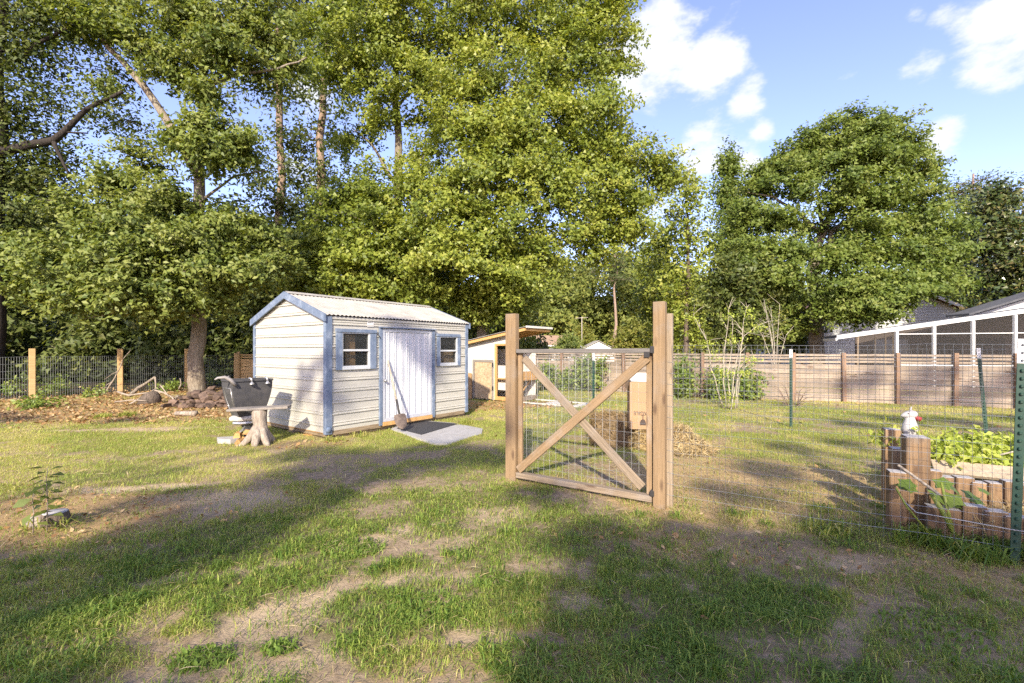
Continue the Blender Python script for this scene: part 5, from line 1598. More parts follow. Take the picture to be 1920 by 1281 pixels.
def build_garden_fence():
    tpost(TP[0], 1.572, 'nearest green steel fence post with white studded tip at the right', (0, 1.5), R(-28))
    tpost(TP[1], 1.42, 'green steel post seen through the gate in front of a bush', (0, 0), R(10))
    tpost(TP[2], 1.50, 'green steel post standing alone on the sunny lawn', (0, 0), R(-25))
    tpost(TP[3], 1.52, 'green steel post leaning left in front of the dappled board fence', (0, -4.0), R(-25))
    f = empty('wire_fence', 'square mesh wire fence running right from the gate to the steel post', 'wire fence', (0, 0, 0))
    a = G0 + GU * 1.77 + GV * .05
    b = Vector((TP[0][0] + .02, TP[0][1] + .04, 0))
    d = (b - a).normalized()
    part('wire_mesh', mesh_panel(a, b, .03, 1.535, .0508, .1016, .0014), M['wire'], f)
    part('wire_mesh', mesh_panel(b, b + d * 2.2, .03, 1.535, .0508, .1016, .0014), M['wire'], f)
    pts = [a + Vector((0, -.02, .32))]
    f2 = empty('wire_fence', 'thin wire mesh enclosing the far side of the vegetable garden', 'wire fence', (0, 0, 0))
    c = G0 + GU * -.03 + GV * .08
    for (p, q) in ((c, TP[1]), (TP[1], TP[2]), (TP[2], TP[3]), (TP[3], (10.6, 6.4))):
        part('wire_mesh', mesh_panel(p, q, .03, 1.50 if p is not c else 1.42, .0762, .1016, .0018), M['wire'], f2)


#@@FENCES
def build_board_fence():
    bo = MB().cbox(0, 1, -.011, .011, -.0645, .0645, .004).mesh('board', M['fence_board'])
    sl = MB().cbox(0, 1, -.011, .011, -.030, .030, .004).mesh('slat', M['fence_board'])
    bn = MB().cbox(0, 1, -.011, .011, -.0645, .0645, .004).mesh('board', M['fence_new'])
    sn = MB().cbox(0, 1, -.011, .011, -.030, .030, .004).mesh('slat', M['fence_new'])
    po = MB().cbox(-.045, .045, -.045, .045, -.05, 1.40, .006).mesh('post', M['fence_post'])
    pn = MB().cbox(-.045, .045, -.045, .045, -.05, 1.40, .006).mesh('post', M['fence_new'])
    def run(f, pts, bay, mb_, ms_, mp_, top=1.36):
        for a, b in zip(pts[:-1], pts[1:]):
            a = Vector((*a, 0)); b = Vector((*b, 0)); L = (b - a).length; n = max(1, round(L / bay)); u = (b - a) / L
            back = Vector((-u.y, u.x, 0))
            if back.y < 0:
                back = -back
            for k in range(n):
                p, q = a + u * (L * k / n + .002), a + u * (L * (k + 1) / n - .002)
                o = link('post', mp_, f); o.location = a + u * (L * k / n) - back * .060
                o.rotation_euler = (R(random.gauss(0, .6)), R(random.gauss(0, .6)), math.atan2(u.y, u.x))
                for j in range(3):
                    z = top - .03 - j * .097 + random.gauss(0, .004)
                    place('slat', ms_, f, p + Vector((0, 0, z)), q + Vector((0, 0, z + random.gauss(0, .006))))
                for j in range(8):
                    z = 1.00 - j * .1385 + random.gauss(0, .002)
                    place('board', mb_, f, p + Vector((0, 0, z)) + back * random.uniform(0, .006), q + Vector((0, 0, z + random.gauss(0, .003))) + back * random.uniform(0, .006))
    f = empty('board_fence', 'weathered grey fence of horizontal boards along the far right of the lawn', 'fence', (0, 0, 0))
    run(f, [(.98, 18.5), (5.95, 14.2), (12.85, 11.6), (16.6, 10.2)], 1.25, bo, sl, po)
    f = empty('board_fence', 'newer yellowish board fence showing between the oak and the shed', 'fence', (0, 0, 0))
    run(f, [(-11.0, 18.4), (.90, 18.5)], 1.7, bn, sn, pn, 1.30)


def build_left_fence():
    f = empty('wire_fence', 'pale vertical wire fence on tan wooden posts along the left wood', 'wire fence', (0, 0, 0))
    P = [(-15.75, 12.3), (-14.5, 13.76), (-13.25, 15.4), (-12.1, 16.95), (-11.1, 18.3)]
    for i, p in enumerate(P):
        o = part('post', MB().cbox(-.075, .075, -.075, .075, -.05, 1.52 if i < 4 else 1.35, .012), M['fence_new'], f)
        o.location = (p[0], p[1], 0); o.rotation_euler = (R(random.gauss(0, 1)), R(random.gauss(0, 1)), R(40 + random.gauss(0, 3)))
    for a, b in zip(P[:-1], P[1:]):
        dz = Vector((.09, .06, 0))
        part('wire_mesh', mesh_panel(Vector((*a, 0)) - dz, Vector((*b, 0)) - dz, .02, 1.27, .055, .21, .0032), M['wire_pale'], f)


#@@YARD
def stone_mesh(seed, sx, sy, sz):
    rs = np.random.default_rng(seed)
    bm = bmesh.new(); bmesh.ops.create_icosphere(bm, subdivisions=1, radius=1.0)
    mb = MB()
    vs = []
    for v in bm.verts:
        q = v.co.copy()
        q = Vector((math.copysign(abs(q.x) ** .6, q.x), math.copysign(abs(q.y) ** .6, q.y), math.copysign(abs(q.z) ** .6, q.z)))
        q *= 1 + rs.normal() * .12
        vs.append((q.x * sx, q.y * sy, q.z * sz))
    mb.add(vs, [[v.index for v in f_.verts] for f_ in bm.faces])
    bm.free()
    return mb.mesh('stone', M['stone'])


def build_yard():
    # stone pile round the oak's foot
    c = gr(372, 764)
    sp = empty('stone_pile', 'low heap of brown stacked stones in front of the oak trunk', 'stone pile', (c.x, c.y, 0))
    ms = [stone_mesh(k, .13 + .05 * random.random(), .10, .05 + .02 * random.random()) for k in range(7)]
    for row in range(4):
        n = 9 - row
        for k in range(n):
            o = link('stone', random.choice(ms), sp)
            o.location = (-.72 + 1.5 * (k + .5 * row * .9) / 8.0 + random.gauss(0, .03), .12 * row + random.gauss(0, .05) - .05, .045 + .095 * row + random.gauss(0, .01))
            o.rotation_euler = (random.gauss(0, .12), random.gauss(0, .15), random.uniform(0, 6.28))
            o.scale = (random.uniform(.75, 1.15),) * 3
    for k in range(8):
        o = link('stone', random.choice(ms), sp)
        o.location = (random.uniform(-.6, 1.0), random.uniform(.4, .75), .42 - .1 * random.random()); o.rotation_euler = (random.gauss(0, .3), random.gauss(0, .3), random.uniform(0, 6.28))
    # brush pile
    c = gr(283, 757)
    bp = empty('brush_pile', 'heap of dead branches round an old root lump left of the stones', 'brush pile', (c.x, c.y, 0))
    rl = MB()
    rl.tube([(-.1, 0, -.05), (0, 0, .12), (.08, .02, .26), (.1, .05, .33)], [.24, .25, .17, .05], 11, wob=.3)
    part('root_lump', rl, M['bark_dark'], bp)
    for (pts, r) in [([(-1.0, .1, .32), (-.6, .0, .22), (-.1, .05, .30), (.3, .1, .30)], .03), ([(-.75, .2, .20), (-.55, .25, .42), (-.25, .3, .62), (-.12, .3, .72)], .055),
                     ([(-.12, .3, .72), (-.10, .3, .5), (-.1, .3, .3)], .025), ([(-.3, -.35, .02), (-.1, -.1, .22), (.05, .1, .40)], .028), ([(.0, .1, .36), (.3, .1, .28), (.6, .0, .16), (.75, -.1, .05)], .035),
                     ([(.1, .2, .5), (.3, .1, .35), (.5, 0, .2)], .02), ([(.55, .3, .38), (.62, .3, .52), (.58, .3, .68)], .02), ([(-.9, -.1, .06), (-.4, -.2, .12), (.1, -.25, .1)], .022), ([(.6, .1, .1), (.7, .05, .2), (.82, 0, .15)], .05)]:
        mb = MB(); limb(mb, pts, r, r * .5, 7, .2, 2)
        part('branch', mb, M['twig'] if r < .05 else M['bark'], bp)
    # branch leaning on the post
    b0 = gr(194, 741)
    mb = MB()
    limb(mb, [(b0.x, b0.y, .02), at(212, 715, b0.y), at(222, 695, b0.y + .1), at(232, 672, b0.y + .2), at(246, 655, b0.y + .3)], .025, .008, 6)
    limb(mb, [at(212, 715, b0.y), at(200, 722, b0.y), at(190, 735, b0.y)], .014, .005, 5)
    limb(mb, [at(222, 695, b0.y), at(205, 705, b0.y), at(196, 712, b0.y)], .012, .004, 5)
    o = part('fallen_branch', mb, M['twig'], None)
    tag(o, 'grey dead branch leaning on the middle wooden fence post', 'branch')
    # log on the litter
    c = gr(350, 780)
    o = part('log', MB().tube([(-.26, .03, .05), (-.05, 0, .055), (.24, -.03, .06)], [.05, .06, .062], 10, wob=.12), M['stump'], None)
    o.location = c; tag(o, 'short pale log lying on dead leaves below the stones', 'log')
    # cut stump at lower left with a sapling
    c = gr(104, 982)
    s = empty('tree_stump', 'cut tree stump low in the litter at the left', 'stump', (c.x, c.y, 0))
    part('bark', MB().tube([(0, 0, -.03), (0, 0, .04), (0, .0, .10)], [.115, .095, .088], 14, wob=.14), M['bark_dark'], s)
    part('cut_face', MB().tube([(0, 0, .099), (0, 0, .106)], [.085, .08], 14, wob=.1), M['timber_end'], s)
    c2 = gr(72, 985)
    o = part('stump_slab', MB().tube([(-.06, .01, .02), (.02, 0, .025), (.12, .03, .03)], [.05, .075, .05], 9, wob=.25), M['stump'], None)
    o.location = c2; tag(o, 'rotting piece of root wood beside the cut stump', 'wood')
    for (px, py, h, nl, lab) in [(88, 1000, .54, 26, 'young leafy sapling growing in front of the cut stump'), (62, 1005, .36, 11, 'thin seedling left of the leafy sapling')]:
        g = gr(px, py)
        sp = empty('sapling', lab, 'sapling', (g.x, g.y, 0))
        mb = MB(); mb.tube([(0, 0, -.02), (.005, 0, h * .5), (-.005, 0, h * .8), (.01, 0, h)], [.005, .004, .003, .002], 5)
        part('stem', mb, M['twig'], sp)
        lm = []
        z = np.linspace(h * .28, h, nl); a = np.arange(nl) * 2.4
        P = np.stack([np.cos(a) * .075, np.sin(a) * .055, z], 1)
        T = np.stack([np.cos(a), np.sin(a), -.25 * np.ones(nl)], 1)
        Nn = nrmz(np.array([[0, -.1, 1.0]]) + RNG.normal(size=(nl, 3)) * .25)
        for i in range(nl):
            V = leaf_verts(P[i:i + 1], Nn[i:i + 1], np.array([.115 * (.7 + .4 * RNG.random())]), .55, .12, T=T[i:i + 1])
            link('leaf', raw_mesh('leaf', V, 4, M['leaf_oak'], np.array([.3 + .3 * RNG.random()])), sp)
    # weeds by the left fence
    for (px, py, w, h, n, lab) in [(105, 742, 1.0, .55, 26, 'broad leafy weed in front of the leftmost fence post'), (25, 742, .5, .6, 14, 'bright leafy weed at the left edge of the photo'), (70, 765, .9, .3, 20, 'low dark weed on the litter at the left'),
                                   (315, 735, .8, .45, 18, 'green weeds between brush pile and stones'), (400, 722, .9, .6, 18, 'tangled weeds right of the oak trunk'), (170, 745, .6, .28, 10, 'small weed under the wire fence')]:
        g = gr(px, py)
        e = empty('weed', lab, 'weed', (g.x, g.y, 0))
        mb = MB()
        crown('leaves', [((0, 0, h * .45), (w * .6, w * .4, h * .55), n)], M['leaf_bush'], e, .10, 16, .13, twigs=mb, twig_r=.004, hollow=.1)
        part('stem', mb, M['twig'], e)
    # bushes along the board fence
    for (px, Y, top, wpx, n, lab) in [(1027, 16.9, 680, 20, 26, 'round bush by the fence beside the coop'), (1058, 16.4, 690, 16, 16, 'thin grey-green bush between two rounder ones'), (1105, 16.2, 664, 34, 62, 'tallest leafy bush behind the gate'), (1278, 14.0, 672, 26, 36, 'bush just right of the right gate post'),
                                      (1352, 13.6, 690, 26, 30, 'bush behind the left of the bare shrub'), (1402, 13.4, 686, 20, 26, 'bush behind the right of the bare shrub')]:
        x0 = (px - CX) / FPX * Y; h = at(px, top, Y).z; w = wpx * Y / FPX
        e = empty('bush', lab, 'bush', (x0, Y, 0), 0, 'bushes along the board fence')
        mb = MB()
        for k in range(7):
            a = k * .9; mb.tube([(0, 0, -.02), (.3 * w * math.cos(a), .3 * w * math.sin(a), h * .5), (.5 * w * math.cos(a), .5 * w * math.sin(a), h * .85)], [.014, .01, .005], 4)
        crown('leaves', [((0, 0, h * .35), (w * .95, w * .8, h * .35), n), ((0, 0, h * .68), (w * .75, w * .65, h * .30), n * .8)], M['leaf_bush'], e, .105, 22, .16, twigs=mb, twig_r=.005, hollow=.2)
        part('stem', mb, M['twig'], e)
    # bare multi-stemmed shrub
    c = gr(1368, 768)
    e = empty('bare_shrub', 'pale many-stemmed shrub with few leaves standing on the lawn', 'shrub', (c.x, c.y, 0))
    def q(px, py, dy=0.0):
        return at(px, py, c.y + dy) - c
    stems = [[(1358, 770), (1345, 730), (1335, 690), (1325, 640), (1312, 615), (1300, 590)], [(1362, 770), (1356, 720), (1358, 670), (1364, 620), (1366, 580)], [(1366, 770), (1365, 700), (1372, 650), (1374, 612)],
             [(1372, 770), (1376, 710), (1385, 655), (1395, 630), (1422, 610)], [(1378, 768), (1382, 700), (1390, 660), (1392, 620), (1400, 578)], [(1370, 770), (1380, 720), (1396, 690), (1415, 675)], [(1381, 768), (1386, 720), (1384, 690)]]
    for st in stems:
        mb = MB()
        pts = [q(px, py, random.uniform(-.15, .15)) for px, py in st]
        pts[0].z = -.03
        limb(mb, pts, .017, .006, 6, .1, 2)
        for k in range(2, len(pts)):
            for _ in range(3):
                d = Vector((random.gauss(0, .16), random.gauss(0, .16), random.uniform(.06, .32)))
                mb.tube([pts[k], pts[k] + d * .6 + Vector((0, 0, .02)), pts[k] + d], [.008, .006, .003], 4, cap=False)
        part('stem', mb, M['pale_twig'], e)
    bl = [(tuple(q(px, py)), (.22, .22, .16), n) for (px, py, n) in [(1300, 595, 9), (1325, 640, 9), (1366, 590, 9), (1400, 585, 9), (1420, 612, 9), (1375, 640, 9), (1350, 700, 14), (1395, 700, 14), (1368, 745, 18), (1410, 675, 10), (1340, 670, 8)]]
    crown('leaves', bl, M['leaf_lime'], e, .06, 7, .10, hollow=.1)
    # second smaller bare shrub beyond the fence
    c3 = at(1455, 655, 15.5); c3.z = 0
    e = empty('bare_shrub', 'thin bare shrub poking up beyond the board fence', 'shrub', (c3.x, c3.y, 0))
    mb = MB()
    for (px, py) in ((1432, 560), (1445, 575), (1462, 570), (1474, 628), (1440, 600), (1428, 625)):
        tip = at(px, py, 15.5) - c3
        mb.tube([(0, 0, -.02), (tip.x * .3, 0, tip.z * .55), tip], [.02, .012, .005], 5)
        for _ in range(5):
            s0 = tip * random.uniform(.6, 1); d = Vector((random.gauss(0, .3), random.gauss(0, .2), random.uniform(.1, .4)))
            mb.tube([s0, s0 + d], [.01, .004], 3, cap=False)
    part('stem', mb, M['pale_twig'], e)
    crown('leaves', [((0, 0, 2.6), (.9, .6, .9), 14)], M['leaf_yel'], e, .07, 6, .2, hollow=.1)
    # twiggy mound on the lawn
    c = gr(1487, 762)
    e = empty('dead_shrub', 'low dead shrub of brown twigs at the fence foot', 'shrub', (c.x, c.y, 0))
    mb = MB()
    for _ in range(46):
        a = random.uniform(0, 6.28); r = random.uniform(.2, .65); h = random.uniform(.05, .6)
        mb.tube([(0.1 * math.cos(a), .1 * math.sin(a), 0), (r * .6 * math.cos(a), r * .6 * math.sin(a), h * .8), (r * math.cos(a), r * math.sin(a), h)], [.008, .006, .003], 3, cap=False)
    part('twigs', mb, M['bark_pine'], e)


def hay_strands(cx0, cx1, cy0, cy1, cz0, cz1, n, ln=.16, wd=.007, surface=True):
    P = np.stack([cx0 + (cx1 - cx0) * RNG.random(n), cy0 + (cy1 - cy0) * RNG.random(n), cz0 + (cz1 - cz0) * RNG.random(n)], 1)
    if surface:
        f = RNG.integers(0, 4, n)
        P[f == 0, 1] = cy0; P[f == 1, 2] = cz1; P[f == 2, 0] = cx0; P[f == 3, 0] = cx1
    P += RNG.normal(size=P.shape) * .018
    Nn = nrmz(RNG.normal(size=(n, 3)) + np.array([[0, -.5, .5]]))
    return leaf_verts(P, Nn, ln * (.5 + RNG.random(n)), wd / ln, .12, T=RNG.normal(size=(n, 3)) * np.array([1, 1, .7]))


def build_hay():
    def bale(name, lab, cx, cy, rz, sx, sy, sz, m, lo, hi, n):
        e = empty(name, lab, 'hay bale', (cx, cy, 0), rz)
        bm = bmesh.new(); bmesh.ops.create_cube(bm, size=1.0)
        bmesh.ops.subdivide_edges(bm, edges=bm.edges[:], cuts=6, use_grid_fill=True)
        vs = []
        for v in bm.verts:
            p = v.co
            k = 1 - .10 * (abs(p.x * 2) ** 6 + abs(p.y * 2) ** 6) / 2
            vs.append((p.x * sx * k + random.gauss(0, .012), p.y * sy * k + random.gauss(0, .012), (p.z + .5) * sz + random.gauss(0, .014) - .02))
        mb = MB().add(vs, [[v.index for v in f.verts] for f in bm.faces]); bm.free()
        part('bale', mb, m, e)
        V = hay_strands(-sx / 2, sx / 2, -sy / 2, sy / 2, 0, sz, n)
        o = link('strands', raw_mesh('strands', V, 4, M['strand'], lo + (hi - lo) * RNG.random(n)), e); o['kind'] = 'stuff'
        return e
    bale('hay_bale', 'old dark brown hay bale, left of the cardboard box', 1.62, 7.28, R(-6), .66, .5, .46, M['hay_dark'], -.6, .15, 1500)
    bale('hay_bale', 'lower yellow hay bale under the cardboard box', 2.28, 7.02, R(-6), .78, .6, .31, M['hay'], 0, .9, 1800)
    # loose heap on the right
    n = 3200
    a = RNG.random(n) * 6.283; r = np.sqrt(RNG.random(n))
    x = 2.52 + .46 * r * np.cos(a); y = 6.75 + .42 * r * np.sin(a)
    z = .40 * np.clip(1 - r, 0, 1) * RNG.random(n) + .02
    P = np.stack([x, y, z], 1)
    Nn = nrmz(np.array([[.3, -.4, .8]]) + RNG.normal(size=(n, 3)) * .4)
    V = leaf_verts(P, Nn, .2 * (.5 + RNG.random(n)), .045, .1, T=RNG.normal(size=(n, 3)) * np.array([1, 1, .5]))
    e = link('straw_heap', raw_mesh('straw_heap', V, 4, M['strand'], RNG.random(n)))
    tag(e, 'loose heap of golden straw right of the gate post', 'straw', kind='stuff')
    core = MB().lathe([(.58, -.02), (.42, .10), (.2, .22), (.05, .28)], 14, 2.52, 6.75, .75, .68)
    part('straw_core', core, M['hay'], e)
    # cardboard box
    bx = empty('cardboard_box', 'tall open cardboard box standing on the hay bale behind the gate', 'box', (1.955, 6.90, .315), R(-8))
    w, d, h = .37, .34, .70
    mb = MB()
    mb.box(-w / 2, w / 2, -d / 2, -d / 2 + .006, 0, h).box(-w / 2, w / 2, d / 2 - .006, d / 2, 0, h)
    mb.box(-w / 2, -w / 2 + .006, -d / 2 + .0065, d / 2 - .0065, 0, h).box(w / 2 - .006, w / 2, -d / 2 + .0065, d / 2 - .0065, 0, h)
    mb.box(-w / 2 + .0065, w / 2 - .0065, -d / 2 + .0065, d / 2 - .0065, 0, .006)
    part('carton', mb, M['card'], bx)
    # flaps: front one folded down over the top edge, back one standing, left one torn
    def flap(vs, m):
        q = MB(); q.add(vs + [(x, y + .004, z + .003) for x, y, z in vs], [(0, 1, 2, 3), (7, 6, 5, 4), (0, 4, 5, 1), (1, 5, 6, 2), (2, 6, 7, 3), (3, 7, 4, 0)])
        part('flap', q, m, bx)
    flap([(-w / 2 + .02, -d / 2 - .004, h + .005), (w / 2, -d / 2 - .004, h - .004), (w / 2, d / 2 - .04, h + .115), (-w / 2 - .02, d / 2 - .04, h + .125)], M['card_in'])
    flap([(-w / 2 - .002, -d / 2 + .01, h), (-w / 2 - .002, d / 2 - .01, h + .02), (-w / 2 - .045, d / 2 - .03, h - .09), (-w / 2 - .03, -d / 2 + .03, h - .12)], M['card'])
    # upside-down print
    cu = bpy.data.curves.new('print', 'FONT'); cu.body = 'FRAGILE'; cu.size = .078; cu.align_x = 'CENTER'; cu.extrude = .0004
    cu.materials.append(M['ink'])
    o = bpy.data.objects.new('lettering', cu); COL.objects.link(o); o.parent = bx
    o.location = (.012, -d / 2 - .0016, .262); o.rotation_euler = (R(90), R(180), 0)
    mb = MB()
    gx = 0.005
    def ring(z, r, y=-d / 2 - .002):
        return (gx, z, r)
    # wine glass symbol, upside down: foot up, bowl down
    pl = [(.032, .215), (.032, .207), (.006, .205), (.006, .15), (.03, .135), (.042, .10), (.044, .06)]
    pts = [(gx - a, z) for a, z in pl] + [(gx + a, z) for a, z in reversed(pl)]
    n = len(pts)
    mb.add([(x, -d / 2 - .002, z) for x, z in pts] + [(x, -d / 2 - .0004, z) for x, z in pts], [tuple(range(n)), tuple(range(2 * n - 1, n - 1, -1))] + [(k, n + k, n + (k + 1) % n, (k + 1) % n) for k in range(n)])
    part('glass_symbol', mb, M['ink'], bx)


def build_bed():
    """stepped raised bed of upright timbers behind the wire fence"""
    tp = []
    def timber(px, ytop, yb, wpx, lab, depth=.12, Y=None, z0=-.05):
        g = gr(px, yb) if Y is None else Vector(((px - CX) / FPX * Y, Y, 0))
        h = at(px, ytop, g.y).z
        w = wpx * g.y / FPX
        e = empty('timber', lab, 'timber', (g.x, g.y + depth / 2, 0), R(-24 + random.gauss(0, 3)), 'upright timbers of the raised bed')
        part('post', MB().cbox(-w / 2, w / 2, -depth / 2, depth / 2, z0, h - .004, .008), M['timber'], e)
        part('end_grain', MB().cbox(-w / 2 + .004, w / 2 - .004, -depth / 2 + .004, depth / 2 - .004, h - .0039, h + .001, .002), M['timber_end'], e)
        return e
    timber(1731, 821, 1000, 36, 'tallest timber at the corner of the raised bed', .15)
    timber(1697, 843, 985, 28, 'second timber left of the tallest corner one', .12, 3.98)
    timber(1692, 887, 1002, 26, 'short front timber left of the tallest corner one', .12, 3.66)
    timber(1712, 815, 950, 20, 'yellow timber carrying the white statue', .12, 4.32)
    timber(1681, 806, 950, 25, 'yellow timber with a knot, furthest back and left', .12, 4.36)
    for i, (px, yt, Y, w) in enumerate([(1762, 952, 3.52, 24), (1790, 956, 3.47, 30), (1836, 951, 3.42, 36), (1875, 961, 3.36, 36), (1915, 971, 3.30, 36), (1955, 980, 3.24, 36), (2000, 990, 3.18, 38), (2045, 1000, 3.12, 38)]):
        timber(px, yt, 0, w, ['low front timber just right of the tallest one', 'low front timber behind the green stalk', 'low dark front timber left of the steel post', 'low front timber just left of the steel post base', 'low front timber right of the steel post', 'low front timber at the right edge of the photo', 'low front timber beyond the right edge of the photo', 'last low front timber beyond the right edge'][i], .10, Y)
    for i, (px, yt, Y, w) in enumerate([(1762, 884, 4.02, 18), (1786, 896, 3.98, 26), (1816, 897, 3.92, 28), (1848, 907, 3.86, 30), (1880, 908, 3.80, 30), (1912, 905, 3.74, 32), (1946, 912, 3.68, 34), (1982, 916, 3.62, 34), (2020, 922, 3.56, 36)]):
        timber(px, yt, 0, w, ['back row timber partly behind the tallest one', 'back row timber above the broad leaves', 'third back row timber in sun stripes', 'back row timber left of the steel post in the sun', 'back row timber hidden by the steel post', 'back row timber right of the steel post', 'back row timber at the right edge of the photo', 'back row timber beyond the right edge of the photo', 'last back row timber beyond the right edge'][i], .10, Y)
    a = at(1748, 880, 4.25); b = at(1990, 900, 3.85)
    o = part('bed_plank', MB().bar((a.x, a.y, .405), (b.x, b.y, .405), .16, .035, (0, -.6, .8)), mat('pale_plank', (.40, .32, .215), (.30, .235, .155), 5, .8, (.5, 6, 6), bump=.2), None)  # plank in its own pale wood colour
    tag(o, 'pale plank edging the raised bed in front of the lettuce', 'plank')
    part('soil', MB().prism([(3.80, 4.08), (5.0, 3.5), (6.4, 4.9), (4.98, 5.4)], .0, .30), M['hay_dark'], None)
    s = bpy.data.objects['soil']; tag(s, 'dark soil filling the raised bed', 'soil', kind='stuff')
    V = hay_strands(3.45, 4.6, 3.35, 3.75, .16, .24, 900, .16, .005, False)
    o = link('straw_mulch', raw_mesh('straw_mulch', V, 4, M['strand'], RNG.random(900)))
    tag(o, 'pale straw mulch between the two timber rows', 'straw', kind='stuff')
    # lettuce
    bl = []
    for k in range(26):
        t = RNG.random(); u = RNG.random()
        bl.append(((4.02 + 1.75 * t + .78 * u, 4.38 - .5 * t + .8 * u, .42 + .06 * RNG.random()), (.20, .20, .12), 20))
    bl.append(((3.72, 4.42, .62), (.09, .09, .12), 8))
    e = empty('lettuce_patch', 'bright lime leafy crop filling the raised bed', 'vegetables', (0, 0, 0))
    mb = MB()
    crown('leaves', bl, M['leaf_lime'], e, .062, 20, .075, twigs=mb, twig_r=.004, hollow=.1)
    mb.tube([(4.6, 4.3, .5), (4.85, 4.3, .56), (4.98, 4.28, .68), (5.05, 4.28, .78)], .008, 5)
    part('stem', mb, M['pale_twig'], e)
    # broad leaves and stalks of squash
    e = empty('squash_plant', 'broad leaved squash plant climbing between the timbers', 'plant', (3.42, 3.5, 0))
    for (px, py, Y, s) in [(1700, 906, 3.5, .11), (1690, 912, 3.55, .08), (1768, 905, 3.6, .12), (1790, 915, 3.6, .12), (1760, 930, 3.55, .13), (1785, 935, 3.5, .14), (1800, 945, 3.5, .10), (1822, 928, 3.55, .12), (1832, 938, 3.5, .09), (1846, 920, 3.6, .08), (1708, 916, 3.5, .08)]:
        p = at(px, py, Y) - Vector((3.42, 3.5, 0))
        mb = MB()
        n = 10
        ang0 = random.uniform(0, 6.28); tl = Vector((random.gauss(0, .25), -.55 + random.gauss(0, .15), 1)).normalized()
        uu = tl.orthogonal().normalized(); vv = tl.cross(uu)
        vs = [p]
        for k in range(n):
            a_ = ang0 + k * 6.283 / n
            r = s * .5 * (1 + .22 * math.cos(5 * (a_ - ang0)))
            vs.append(p + uu * r * math.cos(a_) + vv * r * math.sin(a_) - tl * .18 * r)
        mb.add(vs, [(0, 1 + k, 1 + (k + 1) % n) for k in range(n)], True)
        me = mb.mesh('leaf', M['leaf_bush']); at_ = me.attributes.new('tint', 'FLOAT', 'POINT'); at_.data.foreach_set('value', np.full(len(vs), random.uniform(.05, .45), np.float32))
        link('leaf', me, e)
    mb = MB()
    c0 = Vector((3.42, 3.5, 0))
    mb.tube([at(1745, 925, 3.5) - c0, at(1765, 955, 3.45) - c0, at(1788, 1000, 3.4) - c0], [.014, .018, .014], 6)
    mb.tube([at(1765, 905, 3.55) - c0, at(1775, 950, 3.5) - c0, at(1786, 995, 3.45) - c0], [.008, .012, .014], 6)
    mb.tube([at(1680, 915, 3.5) - c0, at(1700, 950, 3.45) - c0, at(1740, 998, 3.4) - c0], [.007, .008, .008], 5)
    me = mb.mesh('stalk', M['leaf_bush']); at_ = me.attributes.new('tint', 'FLOAT', 'POINT'); at_.data.foreach_set('value', np.full(len(mb.v), .75, np.float32))
    link('stalk', me, e)
    # stick and white hose
    o = part('leaning_stick', MB().bar(at(1684, 872, 3.75), at(1762, 928, 3.42), .022, .015, (0, -1, .3)), M['stump'], None)
    tag(o, 'brown stick leaning across the tallest timber', 'stick')
    mb = MB(); mb.tube([at(1678, 915, 3.55), at(1700, 945, 3.45), at(1718, 961, 3.38), at(1800, 975, 3.28), at(1890, 992, 3.16), at(1960, 1003, 3.06)], .004, 6)
    o = part('hose', mb, M['wire'], None)
    tag(o, 'thin pale hose running along the front timbers', 'hose')
    # statue
    p = at(1706, 815, 4.38)
    s = empty('garden_statue', 'small white long-nosed animal statue with a red bow on a timber', 'statue', (p.x, p.y, p.z + .002), R(-12))
    mb = MB(); mb.lathe([(.055, 0), (.064, .015), (.066, .06), (.058, .10), (.044, .14), (.038, .165), (.03, .172)], 16, 0, 0, 1, .85)
    part('body', mb, M['statue'], s)
    mb = MB()
    mb.tube([(.060, 0, .190), (.054, 0, .191), (.040, 0, .193), (.018, 0, .194), (-.010, 0, .191), (-.038, 0, .185), (-.060, 0, .180), (-.072, 0, .178), (-.076, 0, .178)], [.006, .022, .034, .040, .037, .028, .018, .010, .003], 14)
    part('head', mb, M['statue'], s)
    part('ear', MB().tube([(.005, .0, .225), (.008, 0, .25), (.016, 0, .268)], [.011, .008, .003], 8), M['statue'], s)
    part('eye', MB().tube([(-.028, -.026, .202), (-.028, -.033, .203)], [.006, .004], 8), M['ink'], s)
    mb = MB(); mb.tube([(.03, -.005, .168), (.055, -.01, .160), (.078, -.012, .148)], [.012, .022, .026], 8)
    mb.tube([(.03, -.005, .168), (.05, .02, .155), (.066, .03, .14)], [.012, .018, .02], 8)
    part('bow', mb, M['red'], s)
    part('dress_fold', MB().tube([(-.006, -.053, .02), (-.004, -.055, .06), (0, -.048, .09)], [.012, .010, .004], 6), M['statue'], s)


